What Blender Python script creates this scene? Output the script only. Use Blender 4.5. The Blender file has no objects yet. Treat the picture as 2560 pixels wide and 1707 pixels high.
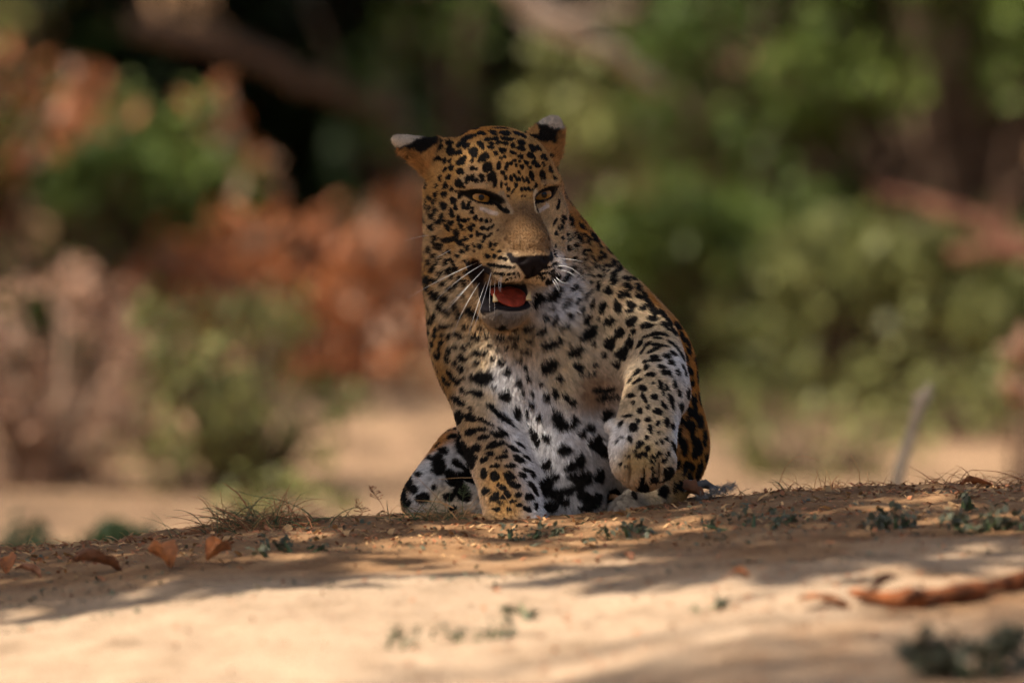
import bpy, math, random
import numpy as np
from mathutils import Vector, Matrix
from mathutils.bvhtree import BVHTree

sc = bpy.context.scene
COL = sc.collection
rng = np.random.default_rng(11)
random.seed(11)

# ------------------------------------------------------------------ camera, sky, sun, exposure
S = 0.00064                      # metres per photograph pixel at the leopard's distance
CAM_Y, CAM_Z = -12.0, 0.90
cam_data = bpy.data.cameras.new('camera')
cam = bpy.data.objects.new('camera', cam_data)
COL.objects.link(cam)
cam.location = (0.0, CAM_Y, CAM_Z)
aim = Vector((0.0, 0.0, (1285 - 853.5) * S))
cam.rotation_euler = (aim - Vector(cam.location)).to_track_quat('-Z', 'Y').to_euler()
cam_data.sensor_width = 36.0
cam_data.lens = 36.0 * (aim - Vector(cam.location)).length / (2560 * S)
cam_data.clip_start, cam_data.clip_end = 0.5, 500.0
cam_data.dof.use_dof = True
cam_data.dof.focus_distance = 11.93
cam_data.dof.aperture_fstop = 2.2
cam_data.dof.aperture_blades = 0
sc.camera = cam

SUN_EL, SUN_AZ = math.radians(58), math.radians(-128)   # azimuth from +Y (away from camera) towards +X
sun_dir = Vector((math.sin(SUN_AZ) * math.cos(SUN_EL), math.cos(SUN_AZ) * math.cos(SUN_EL), math.sin(SUN_EL)))
world = bpy.data.worlds.new('World')
sc.world = world
world.use_nodes = True
wn = world.node_tree.nodes
sky = wn.new('ShaderNodeTexSky')
sky.sky_type = 'NISHITA'
sky.sun_disc = False
sky.sun_elevation = SUN_EL
sky.sun_rotation = SUN_AZ
sky.air_density, sky.dust_density, sky.ozone_density = 1.0, 4.0, 0.6
world.node_tree.links.new(sky.outputs[0], wn['Background'].inputs[0])
wn['Background'].inputs[1].default_value = 0.092
sun_data = bpy.data.lights.new('sun', 'SUN')
sun_data.energy = 5.0
sun_data.angle = math.radians(0.53)
sun_data.color = (1.0, 0.91, 0.79)
sun = bpy.data.objects.new('sun', sun_data)
sun.rotation_euler = sun_dir.to_track_quat('Z', 'Y').to_euler()
sun.location = (0, 0, 12)
COL.objects.link(sun)

vs = sc.view_settings
vs.view_transform = 'Standard'
vs.look = 'None'
vs.exposure = 0.70
vs.gamma = 1.0
vs.use_curve_mapping = False
sc.cycles.use_denoising = True
sc.cycles.denoising_prefilter = 'FAST'
sc.cycles.max_bounces = 4
sc.cycles.diffuse_bounces = 3
sc.cycles.glossy_bounces = 2
sc.cycles.transmission_bounces = 2
sc.cycles.adaptive_threshold = 0.03
sc.cycles.caustics_reflective = False
sc.cycles.caustics_refractive = False
sc.cycles.transparent_max_bounces = 8

# ------------------------------------------------------------------ helpers
_camR = np.array(cam.rotation_euler.to_matrix())
_fpx = (aim - Vector(cam.location)).length / S
CAM_P = np.array(cam.location)

def ray(u, v):
    """direction of the line of sight through photograph pixel (u, v)"""
    d = _camR @ np.array([(u - 1280) / _fpx, -(v - 853.5) / _fpx, -1.0])
    return d / np.linalg.norm(d)

def at(u, v, y):
    """point on the line of sight at world depth y"""
    d = ray(u, v)
    return CAM_P + d * ((y - CAM_P[1]) / d[1])

def tag(o, label=None, cat=None, group=None, kind=None):
    if label: o['label'] = label
    if cat: o['category'] = cat
    if group: o['group'] = group
    if kind: o['kind'] = kind
    return o

def link(name, me, parent=None, mat=None):
    o = bpy.data.objects.new(name, me)
    COL.objects.link(o)
    if parent is not None: o.parent = parent
    if mat is not None and me is not None and len(me.materials) == 0: me.materials.append(mat)
    return o

def empty(name, loc):
    o = bpy.data.objects.new(name, None)
    o.location = loc
    COL.objects.link(o)
    return o

def mesh_from(name, V, F, smooth=True):
    me = bpy.data.meshes.new(name)
    V = np.asarray(V, dtype=np.float32)
    if isinstance(F, np.ndarray):
        n, k = F.shape
        me.vertices.add(len(V)); me.vertices.foreach_set('co', V.ravel())
        me.loops.add(n * k); me.loops.foreach_set('vertex_index', F.astype(np.int32).ravel())
        me.polygons.add(n)
        me.polygons.foreach_set('loop_start', np.arange(0, n * k, k, dtype=np.int32))
        me.update(calc_edges=True)
    else:
        me.from_pydata([tuple(map(float, p)) for p in V], [], [list(map(int, f)) for f in F])
    if smooth:
        me.polygons.foreach_set('use_smooth', np.ones(len(me.polygons), dtype=bool))
    me.validate()
    me.update()
    return me

def add_color(me, name, rgb):
    a = me.attributes.new(name, 'FLOAT_COLOR', 'POINT')
    c = np.ones((len(rgb), 4), dtype=np.float32)
    c[:, :3] = rgb
    a.data.foreach_set('color', c.ravel())

def nodes_of(name):
    m = bpy.data.materials.new(name)
    m.use_nodes = True
    nt = m.node_tree
    return m, nt, nt.nodes['Principled BSDF']

def noise_node(nt, scale, detail=4.0, rough=0.55, coord='Object', dist=0.0):
    tc = nt.nodes.new('ShaderNodeTexCoord')
    n = nt.nodes.new('ShaderNodeTexNoise')
    n.inputs['Scale'].default_value = scale
    n.inputs['Detail'].default_value = detail
    n.inputs['Roughness'].default_value = rough
    n.inputs['Distortion'].default_value = dist
    nt.links.new(tc.outputs[coord], n.inputs['Vector'])
    return n

def ramp(nt, src, stops):
    r = nt.nodes.new('ShaderNodeValToRGB')
    els = r.color_ramp.elements
    while len(els) < len(stops): els.new(0.5)
    for e, (p, c) in zip(els, stops):
        e.position = p
        e.color = (*c, 1)
    nt.links.new(src, r.inputs[0])
    return r

def simple_mat(name, base, rough=0.6, var=0.25, scale=40.0, bump=0.0, spec=0.3, transl=0.0, rand=0.0):
    """procedural material: base colour broken up by noise, optional bump, optional leaf translucency"""
    m, nt, b = nodes_of(name)
    n = noise_node(nt, scale)
    lo = tuple(max(0, c * (1 - var)) for c in base)
    hi = tuple(min(1, c * (1 + var)) for c in base)
    r = ramp(nt, n.outputs['Fac'], [(0.3, lo), (0.7, hi)])
    col = r.outputs[0]
    if rand:
        oi = nt.nodes.new('ShaderNodeNewGeometry')
        hsv = nt.nodes.new('ShaderNodeHueSaturation')
        mr = nt.nodes.new('ShaderNodeMapRange')
        mr.inputs['To Min'].default_value = 1 - rand
        mr.inputs['To Max'].default_value = 1 + rand
        nt.links.new(oi.outputs['Random Per Island'], mr.inputs[0])
        nt.links.new(mr.outputs[0], hsv.inputs['Value'])
        nt.links.new(col, hsv.inputs['Color'])
        col = hsv.outputs[0]
    nt.links.new(col, b.inputs['Base Color'])
    b.inputs['Roughness'].default_value = rough
    b.inputs['Specular IOR Level'].default_value = spec
    if bump:
        bp = nt.nodes.new('ShaderNodeBump')
        bp.inputs['Strength'].default_value = bump
        bp.inputs['Distance'].default_value = 0.01
        nt.links.new(n.outputs['Fac'], bp.inputs['Height'])
        nt.links.new(bp.outputs[0], b.inputs['Normal'])
    if transl:
        tr = nt.nodes.new('ShaderNodeBsdfTranslucent')
        nt.links.new(col, tr.inputs[0])
        mx = nt.nodes.new('ShaderNodeMixShader')
        mx.inputs[0].default_value = transl
        out = nt.nodes['Material Output']
        nt.links.new(b.outputs[0], mx.inputs[1])
        nt.links.new(tr.outputs[0], mx.inputs[2])
        nt.links.new(mx.outputs[0], out.inputs[0])
    return m

def tube(path, radii, n=6, cap=True):
    """tapered tube through the points of path -> verts, faces"""
    P = np.asarray(path, float); k = len(P)
    R = np.broadcast_to(np.asarray(radii, float), (k,))
    T = np.gradient(P, axis=0)
    T /= np.linalg.norm(T, axis=1)[:, None] + 1e-9
    up = np.array([0.0, 0, 1]) if abs(T[0][2]) < 0.9 else np.array([1.0, 0, 0])
    V, F = [], []
    A = np.cross(T[0], up); A /= np.linalg.norm(A)
    for i in range(k):
        A = A - T[i] * A.dot(T[i]); A /= np.linalg.norm(A) + 1e-9
        B = np.cross(T[i], A)
        for j in range(n):
            a = 2 * math.pi * j / n
            V.append(P[i] + R[i] * (math.cos(a) * A + math.sin(a) * B))
    for i in range(k - 1):
        for j in range(n):
            F.append((i*n + j, i*n + (j+1) % n, (i+1)*n + (j+1) % n, (i+1)*n + j))
    if cap:
        F.append(tuple(range(n - 1, -1, -1)))
        F.append(tuple((k-1)*n + j for j in range(n)))
    return V, F

class Geo:
    """collects verts and faces of several shapes into one mesh"""
    def __init__(self): self.V, self.F = [], []
    def add(self, V, F):
        o = len(self.V)
        self.V.extend([tuple(p) for p in V]); self.F.extend([tuple(i + o for i in f) for f in F])
        return self
    def mesh(self, name, smooth=True): return mesh_from(name, np.array(self.V), self.F, smooth)

# ------------------------------------------------------------------ ground
def vnoise(x, y, seed):
    """smooth value noise on a lattice, vectorised"""
    xi, yi = np.floor(x).astype(np.int64), np.floor(y).astype(np.int64)
    fx, fy = x - xi, y - yi
    fx, fy = fx * fx * (3 - 2 * fx), fy * fy * (3 - 2 * fy)
    def h(a, b):
        n = (a * 374761393 + b * 668265263 + seed * 974711) & 0x7fffffff
        n = ((n ^ (n >> 13)) * 1274126177) & 0x7fffffff
        return ((n ^ (n >> 16)) & 0xffff) / 65535.0
    return (h(xi, yi) * (1 - fx) + h(xi + 1, yi) * fx) * (1 - fy) + (h(xi, yi + 1) * (1 - fx) + h(xi + 1, yi + 1) * fx) * fy
def fbm(x, y, seed, octv=4):
    a, s_, t = 0.5, 0.0, 0.0
    for i in range(octv):
        s_ = s_ + a * (vnoise(x, y, seed + i) - 0.5); x = x * 2.03 + 3.1; y = y * 2.03 + 1.7; a *= 0.5
    return s_

_cx = np.array([-40, -3, -0.82, -0.66, -0.50, -0.40, -0.26, -0.15, 0.054, 0.20, 0.365, 0.60, 0.82, 3, 40.0])
_cz = np.array([-0.3, -0.16, -0.057, -0.044, -0.020, -0.012, -0.006, -0.003, 0.000, 0.014, 0.033, 0.042, 0.049, 0.10, 0.2])
def ground_z(x, y):
    x = np.asarray(x, float); y = np.asarray(y, float)
    zc_ = 0.5 * (np.interp(x - 0.04, _cx, _cz) + np.interp(x + 0.04, _cx, _cz))
    yy = y + 0.10 * fbm(x * 2.2, x * 0 + 0.5, 40)            # the crest wanders
    front = np.where(yy < -1.2, 0.022 * -1.2 + 0.05 * (yy + 1.2) * (yy > -4) + np.where(yy <= -4, -0.14 + 0.01 * (yy + 4), 0), 0.022 * np.minimum(yy, 0))
    t = np.clip((yy - 0.03) / 3.2, 0, 1)
    back = -0.42 * (t * (2 - t)) + 0.012 * np.clip(yy - 8, 0, None)
    z = zc_ * np.exp(-np.clip(yy - 0.5, 0, None) * 0.8) + np.where(yy > 0.03, back, front)
    z = z + (0.013 + 0.006 * np.clip(-y - 0.3, 0, 1)) * fbm(x * 3.0, y * 2.2, 3) + 0.012 * fbm(x * 14, y * 14, 9) * np.clip(1.2 - np.abs(y) / 6, 0.3, 1)
    z = z + 0.026 * fbm(x * 7, y * 6, 31, 4) * np.clip(-0.8 - y, 0, 0.7)
    z = z + 0.006 * fbm(x * 55, y * 55, 21, 3) * (np.abs(x) < 1.6) * (np.abs(y) < 2.5)
    return z

def _axis(lo, hi, d0, d1, step, grow):
    a = list(np.arange(d0, d1, step))
    s_ = step
    p = d1
    while p < hi: a.append(p); s_ *= grow; p += s_
    a.append(hi)
    s_ = step; p = d0 - step
    while p > lo: a.insert(0, p); s_ *= grow; p -= s_
    a.insert(0, lo)
    return np.array(a)
gxs = _axis(-60, 60, -1.05, 1.05, 0.0075, 1.12)
gys = _axis(-30, 120, -2.9, 0.35, 0.010, 1.10)
GX, GY = np.meshgrid(gxs, gys, indexing='ij')
GZ = ground_z(GX, GY)
nI, nJ = GX.shape
ii = np.arange(nI * nJ).reshape(nI, nJ)
gq = np.stack([ii[:-1, :-1].ravel(), ii[1:, :-1].ravel(), ii[1:, 1:].ravel(), ii[:-1, 1:].ravel()], 1)
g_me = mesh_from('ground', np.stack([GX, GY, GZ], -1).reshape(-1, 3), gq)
# browner earth plus painted shade: crest, right foreground, far ground; paler sand elsewhere
soil_shade = np.clip((GY + 0.95 + 0.6 * fbm(GX * 2.4, GY * 4.0, 60)) / 0.35, 0, 1) * np.clip((2.2 - GY) / 1.5, 0.6, 1)
soil_shade = np.clip(soil_shade + 2.4 * np.clip(fbm(GX * 3.0 + 9, GY * 2.6, 77, 5) + 0.55 * (GX - 0.22) - 0.02 + 0.10 * np.exp(-((GX - 0.0) / 0.25) ** 2 - ((GY + 1.9) / 0.5) ** 2), 0, 1) * (GY < -0.3), 0, 1)
soil_shade = np.maximum(soil_shade, np.clip((GY - 10.5) / 1.5, 0, 1))
sa2 = g_me.attributes.new('soil_shade', 'FLOAT', 'POINT'); sa2.data.foreach_set('value', soil_shade.astype(np.float32).ravel())
m_gr, nt, b = nodes_of('sandy_soil')
atn = nt.nodes.new('ShaderNodeAttribute'); atn.attribute_name = 'soil_shade'
n1 = noise_node(nt, 9, 8, 0.65); n2 = noise_node(nt, 160, 6, 0.7)
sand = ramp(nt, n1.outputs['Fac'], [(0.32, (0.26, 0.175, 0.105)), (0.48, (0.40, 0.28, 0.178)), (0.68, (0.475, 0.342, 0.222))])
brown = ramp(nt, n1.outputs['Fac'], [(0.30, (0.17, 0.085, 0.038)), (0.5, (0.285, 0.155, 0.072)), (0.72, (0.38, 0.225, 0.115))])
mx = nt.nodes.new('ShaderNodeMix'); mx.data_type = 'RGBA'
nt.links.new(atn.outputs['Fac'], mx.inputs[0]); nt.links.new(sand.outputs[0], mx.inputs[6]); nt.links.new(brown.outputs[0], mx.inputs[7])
gr = ramp(nt, n2.outputs['Fac'], [(0.3, (0.62, 0.60, 0.58)), (0.55, (1, 1, 1)), (0.75, (1.0, 1.0, 1.0))])
ml = nt.nodes.new('ShaderNodeMix'); ml.data_type = 'RGBA'; ml.blend_type = 'MULTIPLY'; ml.inputs[0].default_value = 0.8
nt.links.new(mx.outputs[2], ml.inputs[6]); nt.links.new(gr.outputs[0], ml.inputs[7])
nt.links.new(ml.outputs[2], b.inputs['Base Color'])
b.inputs['Roughness'].default_value = 0.95
b.inputs['Specular IOR Level'].default_value = 0.15
bp = nt.nodes.new('ShaderNodeBump'); bp.inputs['Strength'].default_value = 0.5; bp.inputs['Distance'].default_value = 0.004
nt.links.new(n2.outputs['Fac'], bp.inputs['Height']); nt.links.new(bp.outputs[0], b.inputs['Normal'])
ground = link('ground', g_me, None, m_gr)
tag(ground, kind='structure')

def on_ground(u, v, y0=-4.5, y1=0.3):
    """ground point seen at photograph pixel (u, v), marching away from the camera"""
    d = ray(u, v); ys = np.arange(y0, y1, 0.004)
    P = CAM_P + d * ((ys - CAM_P[1]) / d[1])[:, None]
    z = ground_z(P[:, 0], P[:, 1]); hit = np.flatnonzero(P[:, 2] <= z)
    i = hit[0] if len(hit) else int(np.argmin(P[:, 2] - z))
    return np.array([P[i, 0], P[i, 1], z[i]])
def far_ground(u, y):
    p = at(u, 900, y); return np.array([p[0], y, float(ground_z(p[0], y))])
# ------------------------------------------------------------------ trees, shrubs and fallen wood
def leaf_cloud(centres, radii, counts, size, flat=0.75, droop=0.3, seed=0):
    """many small bent leaves spread through clumps -> verts, faces (two bent quads halves per leaf)"""
    r_ = np.random.default_rng(seed)
    P = []
    for c, r, n in zip(centres, radii, counts):
        d = r_.normal(size=(n, 3)); d /= np.linalg.norm(d, axis=1)[:, None]
        rad = r_.random(n) ** 0.45
        P.append(np.asarray(c) + d * rad[:, None] * np.asarray(r))
    P = np.concatenate(P); n = len(P)
    ax = r_.normal(size=(n, 3)); ax[:, 2] -= droop; ax /= np.linalg.norm(ax, axis=1)[:, None]
    up = r_.normal(size=(n, 3)) * (1 - flat); up[:, 2] += flat
    sd = np.cross(ax, up); sd /= np.linalg.norm(sd, axis=1)[:, None] + 1e-9
    nn = np.cross(sd, ax)
    L = size * r_.uniform(0.6, 1.3, n)[:, None]; Wd = L * r_.uniform(0.28, 0.42, n)[:, None]
    V = np.stack([P, P + ax * L * 0.45 + sd * Wd + nn * L * 0.08, P + ax * L, P + ax * L * 0.45 - sd * Wd + nn * L * 0.08], 1).reshape(-1, 3)
    i = np.arange(n) * 4
    F = np.concatenate([np.stack([i, i + 1, i + 2], 1), np.stack([i, i + 2, i + 3], 1)])
    return V, F

def leaf_mat(name, c, transl=0.35, rand=0.45):
    return simple_mat(name, c, 0.5, 0.25, 6.0, 0, 0.3, transl, rand)
M_LIGHT = leaf_mat('light_green_leaf', (0.125, 0.165, 0.034))
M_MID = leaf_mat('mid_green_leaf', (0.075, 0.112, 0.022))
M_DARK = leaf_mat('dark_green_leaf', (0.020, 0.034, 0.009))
M_OLIVE = leaf_mat('olive_leaf', (0.20, 0.205, 0.065))
M_DRY = leaf_mat('dry_orange_leaf', (0.38, 0.135, 0.048), 0.3)
M_PINK = leaf_mat('dry_pink_brown_leaf', (0.42, 0.25, 0.16), 0.3)
M_BARK = simple_mat('bark', (0.12, 0.075, 0.05), 0.9, 0.4, 25, 0.6, 0.2)
M_PALE = simple_mat('pale_wood', (0.33, 0.22, 0.15), 0.85, 0.3, 22, 0.5, 0.2)
M_LOG = simple_mat('bleached_log', (0.50, 0.37, 0.27), 0.85, 0.3, 22, 0.5, 0.2)
M_RED = simple_mat('red_brown_wood', (0.13, 0.055, 0.032), 0.85, 0.35, 22, 0.5, 0.2)

def wiggle(a, b, n, amp, seed):
    r_ = np.random.default_rng(seed); a, b = np.asarray(a, float), np.asarray(b, float)
    P = a + (b - a) * np.linspace(0, 1, n)[:, None]
    off = np.cumsum(r_.normal(0, amp, (n, 3)), 0); off -= off[0] + (off[-1] - off[0]) * np.linspace(0, 1, n)[:, None]
    return P + off

def shrub(base, width, height, mat, nleaf, size, label, name='shrub', cat='shrub', group=None, seed=0, clumps=14, low=0.15, stem_mat=None, depth=None):
    r_ = np.random.default_rng(seed)
    root = empty(name, tuple(base)); tag(root, label, cat, group)
    g = Geo(); cs, rs, ct = [], [], []
    depth = depth or width
    for i in range(clumps):
        a = r_.uniform(0, 2 * math.pi); rr = math.sqrt(r_.random())
        h = low + (1 - low) * r_.random() ** 0.8
        wd = 0.5 * (0.45 + 0.75 * math.sin(math.pi * min(h * 0.8 + 0.12, 1)))
        c = np.array([math.cos(a) * rr * width * wd, math.sin(a) * rr * depth * wd, height * h])
        k = r_.uniform(0.10, 0.2) * max(width, height * 0.7)
        cs.append(c); rs.append((k, k, k * 0.8)); ct.append(int(nleaf / clumps * r_.uniform(0.5, 1.5)))
        V, F = tube(wiggle((r_.normal(0, 0.02), r_.normal(0, 0.02), -0.03), c, 6, 0.02 * height, seed * 31 + i), np.linspace(0.012, 0.003, 6) * (0.6 + height), 5)
        g.add(V, F)
    link('stem', g.mesh('stem'), root, stem_mat or M_BARK)
    V, F = leaf_cloud(cs, rs, ct, size, seed=seed)
    f = link('foliage', mesh_from('foliage', V, F, False), root, mat)
    f['kind'] = 'stuff'
    return root

def tree(base, lean, height, crown_c, crown_r, nleaf, size, mat, label, seed, clumps=60, trunk_r=0.14):
    """tapered trunk, limbs that reach each leaf clump, crown of leaf clumps"""
    r_ = np.random.default_rng(seed)
    root = empty('tree', tuple(base)); tag(root, label, 'tree', 'trees beside and behind the bank')
    base = np.asarray(base, float); top = np.asarray(lean, float)
    tp = wiggle((0, 0, -0.2), top - base, 10, 0.05, seed)
    V, F = tube(tp, np.linspace(trunk_r, trunk_r * 0.45, 10), 10)
    link('trunk', mesh_from('trunk', V, F), root, M_BARK)
    cs, rs, ct = [], [], []; limbs = Geo()
    for i in range(clumps):
        d = r_.normal(size=3); d /= np.linalg.norm(d)
        c = np.asarray(crown_c) + d * np.asarray(crown_r) * r_.random() ** 0.4 - base
        cs.append(c); k = r_.uniform(0.35, 0.6); rs.append((k, k, k * 0.5)); ct.append(int(nleaf / clumps * r_.uniform(0.6, 1.4)))
        s0 = tp[r_.integers(5, 10)]
        V, F = tube(wiggle(s0, c, 6, 0.06, seed * 77 + i), np.linspace(trunk_r * 0.28, 0.008, 6), 5); limbs.add(V, F)
    link('limbs', limbs.mesh('limbs'), root, M_BARK)
    V, F = leaf_cloud(cs, rs, ct, size, seed=seed)
    f = link('crown', mesh_from('crown', V, F, False), root, mat); f['kind'] = 'stuff'
    return root

# the tree that shades the leopard; it stands outside the picture on the left
def cast_back(x, y, h):
    """where at height h a thing must hang to shade ground point (x, y)"""
    k = h / math.tan(SUN_EL)
    return np.array([x + math.sin(SUN_AZ) * k, y + math.cos(SUN_AZ) * k, h])
tree((-4.6, 0.6, -0.3), (-3.4, 0.2, 3.6), 4.2, cast_back(0.40, 0.92, 4.3), (3.5, 1.88, 0.5), 25000, 0.14, M_MID,
     'broad leafy tree left of the bank whose crown shades the leopard', 5, 120)
tree((-5.2, -4.4, -0.3), (-4.2, -5.2, 7.6), 6, cast_back(1.0, -2.25, 9.0), (1.15, 0.85, 0.5), 800, 0.10, M_MID,
     'slender tree left of the lit sand whose crown dapples the right foreground', 4, 40, 0.09)
tree((-5.5, 5.5, -0.4), (-4.3, 4.8, 4.0), 5, cast_back(-0.2, 5.4, 5.2), (4.4, 2.7, 0.7), 1300, 0.10, M_MID,
     'light crowned tree left of the hollow behind the bank', 6, 50, 0.07)
tree((5.8, 9.0, -0.4), (3.6, 8.0, 4.6), 5, cast_back(0.3, 9.9, 5.6), (4.8, 2.6, 0.8), 3600, 0.12, M_MID,
     'light crowned tree right of the hollow over the scrub', 7, 50, 0.07)
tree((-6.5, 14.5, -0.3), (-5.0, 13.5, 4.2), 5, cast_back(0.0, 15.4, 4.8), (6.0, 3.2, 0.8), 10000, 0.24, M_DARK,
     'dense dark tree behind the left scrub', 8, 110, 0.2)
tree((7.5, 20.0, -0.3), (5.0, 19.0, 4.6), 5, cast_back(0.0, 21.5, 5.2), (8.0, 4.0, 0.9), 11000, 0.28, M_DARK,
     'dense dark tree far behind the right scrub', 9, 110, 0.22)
# ------------------------------------------------------------------ scrub behind the bank
def sh(u, y, wpx, hpx, mat, nleaf, size, label, seed, **kw):
    """shrub whose foot stands at column u and depth y, sized in photograph pixels at that depth"""
    k = S * (12 + y) / 12
    b_ = far_ground(u, y)
    return shrub(b_, wpx * k, hpx * k, mat, nleaf, size, label, seed=seed, **kw)
G1 = 'green shrubs behind the bank'
# deep shaded wall of scrub
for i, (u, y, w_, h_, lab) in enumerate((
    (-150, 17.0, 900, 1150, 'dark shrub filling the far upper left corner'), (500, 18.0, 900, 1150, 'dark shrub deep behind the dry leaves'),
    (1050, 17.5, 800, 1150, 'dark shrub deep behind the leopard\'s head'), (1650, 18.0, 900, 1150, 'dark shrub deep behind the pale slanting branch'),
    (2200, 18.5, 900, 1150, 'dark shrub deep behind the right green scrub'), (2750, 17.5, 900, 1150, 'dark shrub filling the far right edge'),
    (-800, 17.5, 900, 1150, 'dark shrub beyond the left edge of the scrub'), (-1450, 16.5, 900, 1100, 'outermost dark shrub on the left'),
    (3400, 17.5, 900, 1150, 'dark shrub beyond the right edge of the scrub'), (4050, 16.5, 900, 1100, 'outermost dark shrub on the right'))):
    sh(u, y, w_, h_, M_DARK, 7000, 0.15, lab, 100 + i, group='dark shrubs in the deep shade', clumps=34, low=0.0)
# lit green shrubs
sh(140, 10.2, 620, 660, M_MID, 2600, 0.06, 'green leafy shrub at the left edge', 1, group=G1, clumps=40, low=0.0)
sh(400, 10.8, 420, 700, M_LIGHT, 1400, 0.055, 'tall green shrub left of the dry orange leaves', 2, group=G1, clumps=30, low=0.0)
sh(590, 6.4, 560, 480, M_OLIVE, 1500, 0.036, 'feathery olive green shrub on the sand left of the leopard', 3, group=G1, clumps=60, low=0.0)
sh(1440, 12.0, 440, 760, M_OLIVE, 650, 0.06, 'pale green shrub right behind the leopard\'s ear', 4, group=G1, clumps=26, low=0.0)
sh(1150, 13.0, 460, 900, M_MID, 450, 0.06, 'sparse green shrub above the leopard\'s head', 5, group=G1, low=0.2, clumps=24)
sh(1780, 10.2, 760, 470, M_LIGHT, 4600, 0.050, 'bright green rounded shrub right of the leopard\'s shoulder', 6, group=G1, clumps=70, low=0.0)
sh(2230, 9.4, 760, 430, M_OLIVE, 3600, 0.048, 'light green low shrub beyond the pale stake', 7, group=G1, clumps=70, low=0.0)
sh(2620, 10.0, 520, 400, M_LIGHT, 2800, 0.055, 'green shrub at the right edge above the sand', 8, group=G1, clumps=50, low=0.0)
sh(2000, 11.8, 800, 1150, M_MID, 3000, 0.065, 'tall mid green shrub behind the red brown branch', 9, group=G1, clumps=44, low=0.3)
sh(2420, 11.4, 860, 1300, M_LIGHT, 5200, 0.065, 'tall light green shrub in the upper right corner', 10, group=G1, clumps=60, low=0.4)
sh(1700, 12.6, 520, 1050, M_MID, 700, 0.06, 'olive shrub under the pale slanting branch', 11, group=G1, low=0.3, clumps=30)
sh(10, 11.8, 220, 1050, M_OLIVE, 350, 0.06, 'pale olive shrub top at the upper left edge', 12, group=G1, low=0.55)
sh(-450, 10.6, 620, 700, M_MID, 2200, 0.06, 'green shrub standing beyond the left edge', 19, group=G1, clumps=34, low=0.0)
sh(-1000, 11.2, 640, 760, M_LIGHT, 2200, 0.06, 'pale green shrub far beyond the left edge', 20, group=G1, clumps=34, low=0.0)
sh(3150, 10.8, 640, 700, M_MID, 2400, 0.06, 'green shrub standing beyond the right edge', 21, group=G1, clumps=34, low=0.0)
sh(3700, 11.4, 640, 760, M_LIGHT, 2200, 0.06, 'pale green shrub far beyond the right edge', 22, group=G1, clumps=34, low=0.0)
sh(150, 3.7, 480, 110, M_DARK, 1300, 0.035, 'low dark green plant just behind the crest at left', 13, name='low_plant', cat='plant', clumps=24, low=0.0)
sh(700, 5.0, 320, 140, M_OLIVE, 260, 0.03, 'sparse olive weeds on the sand behind the grass tuft', 14, name='low_plant', cat='plant', clumps=20, low=0.0)
sh(1800, 8.8, 560, 130, M_OLIVE, 360, 0.04, 'thin olive weeds at the foot of the rounded green shrub', 23, name='low_plant', cat='plant', clumps=34, low=0.0)
sh(2350, 8.4, 620, 150, M_OLIVE, 420, 0.04, 'feathery olive plants on the sand beyond the pale stake', 24, name='low_plant', cat='plant', clumps=40, low=0.0)
sh(2050, 7.0, 520, 170, M_OLIVE, 420, 0.035, 'thin olive weeds on the sand right of the leopard', 18, name='low_plant', cat='plant', clumps=30, low=0.0)
# dry shrub at the left
sh(110, 6.6, 560, 520, M_PINK, 1000, 0.042, 'dry pinkish brown shrub in front of the left green shrub', 15, name='dry_shrub', clumps=60, low=0.0, stem_mat=M_PALE)
sh(330, 7.4, 260, 380, M_PINK, 300, 0.042, 'small dry brown shrub beside the low olive shrub', 16, name='dry_shrub', clumps=26, low=0.0, stem_mat=M_PALE)
sh(2570, 5.6, 70, 430, M_PINK, 120, 0.05, 'dry brown stem with a few leaves at the right edge', 17, name='dry_shrub', clumps=6)

# fallen branch with hanging dry leaves: every leaf a piece of its own
def dry_leaf_mesh(name, L, Wd, curl, seed, nx=5, ny=8):
    r_ = np.random.default_rng(seed); V, F = [], []
    for j in range(ny + 1):
        t = j / ny; w_ = Wd * math.sin(math.pi * min(max(t * 0.94 + 0.03, 0), 1)) ** 0.8
        for i in range(nx + 1):
            s_ = i / nx * 2 - 1
            x = s_ * w_ * math.cos(curl * s_ * 0.9) + r_.normal(0, 0.02 * L); z = abs(s_) ** 1.6 * w_ * math.sin(curl) + 0.18 * L * math.sin(t * 2.6) * curl * 0.6 + r_.normal(0, 0.03 * L)
            V.append((x, t * L, z))
    for j in range(ny):
        for i in range(nx):
            a = j * (nx + 1) + i; F.append((a, a + 1, a + nx + 2, a + nx + 1))
    return mesh_from(name, V, F)
dl_meshes = [dry_leaf_mesh('leaf', 0.088, 0.028, 0.7 + 0.2 * i, 50 + i, 3, 5) for i in range(4)]
for i, m_ in enumerate(dl_meshes): m_.materials.append((M_DRY, M_PINK, M_DRY, M_DRY)[i])
def dry_branch(pts, y, label, nleaf, spread, seed, r0=0.02):
    r_ = np.random.default_rng(seed)
    P = np.array([at(u, v, y + dy) for u, v, dy in pts])
    root = empty('dry_branch', tuple(P[0])); tag(root, label, 'branch', 'fallen branches with dry leaves')
    g = Geo(); P = P - P[0]
    V, F = tube(P, np.linspace(r0, r0 * 0.4, len(P)), 7); g.add(V, F)
    link('stem', g.mesh('stem'), root, M_BARK)
    for i in range(nleaf):
        t = r_.random() * (len(P) - 1); k = int(t); q = P[k] + (P[min(k + 1, len(P) - 1)] - P[k]) * (t - k)
        o = bpy.data.objects.new('leaf', dl_meshes[int(r_.integers(0, 4))]); COL.objects.link(o); o.parent = root
        o.location = q + r_.normal(0, 1, 3) * np.array([spread, spread, spread])
        o.rotation_euler = (r_.uniform(-2.4, -0.6), r_.uniform(-0.8, 0.8), r_.uniform(0, 6.28))
        s_ = r_.uniform(0.7, 1.3); o.scale = (s_, s_, s_)
    return root
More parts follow.
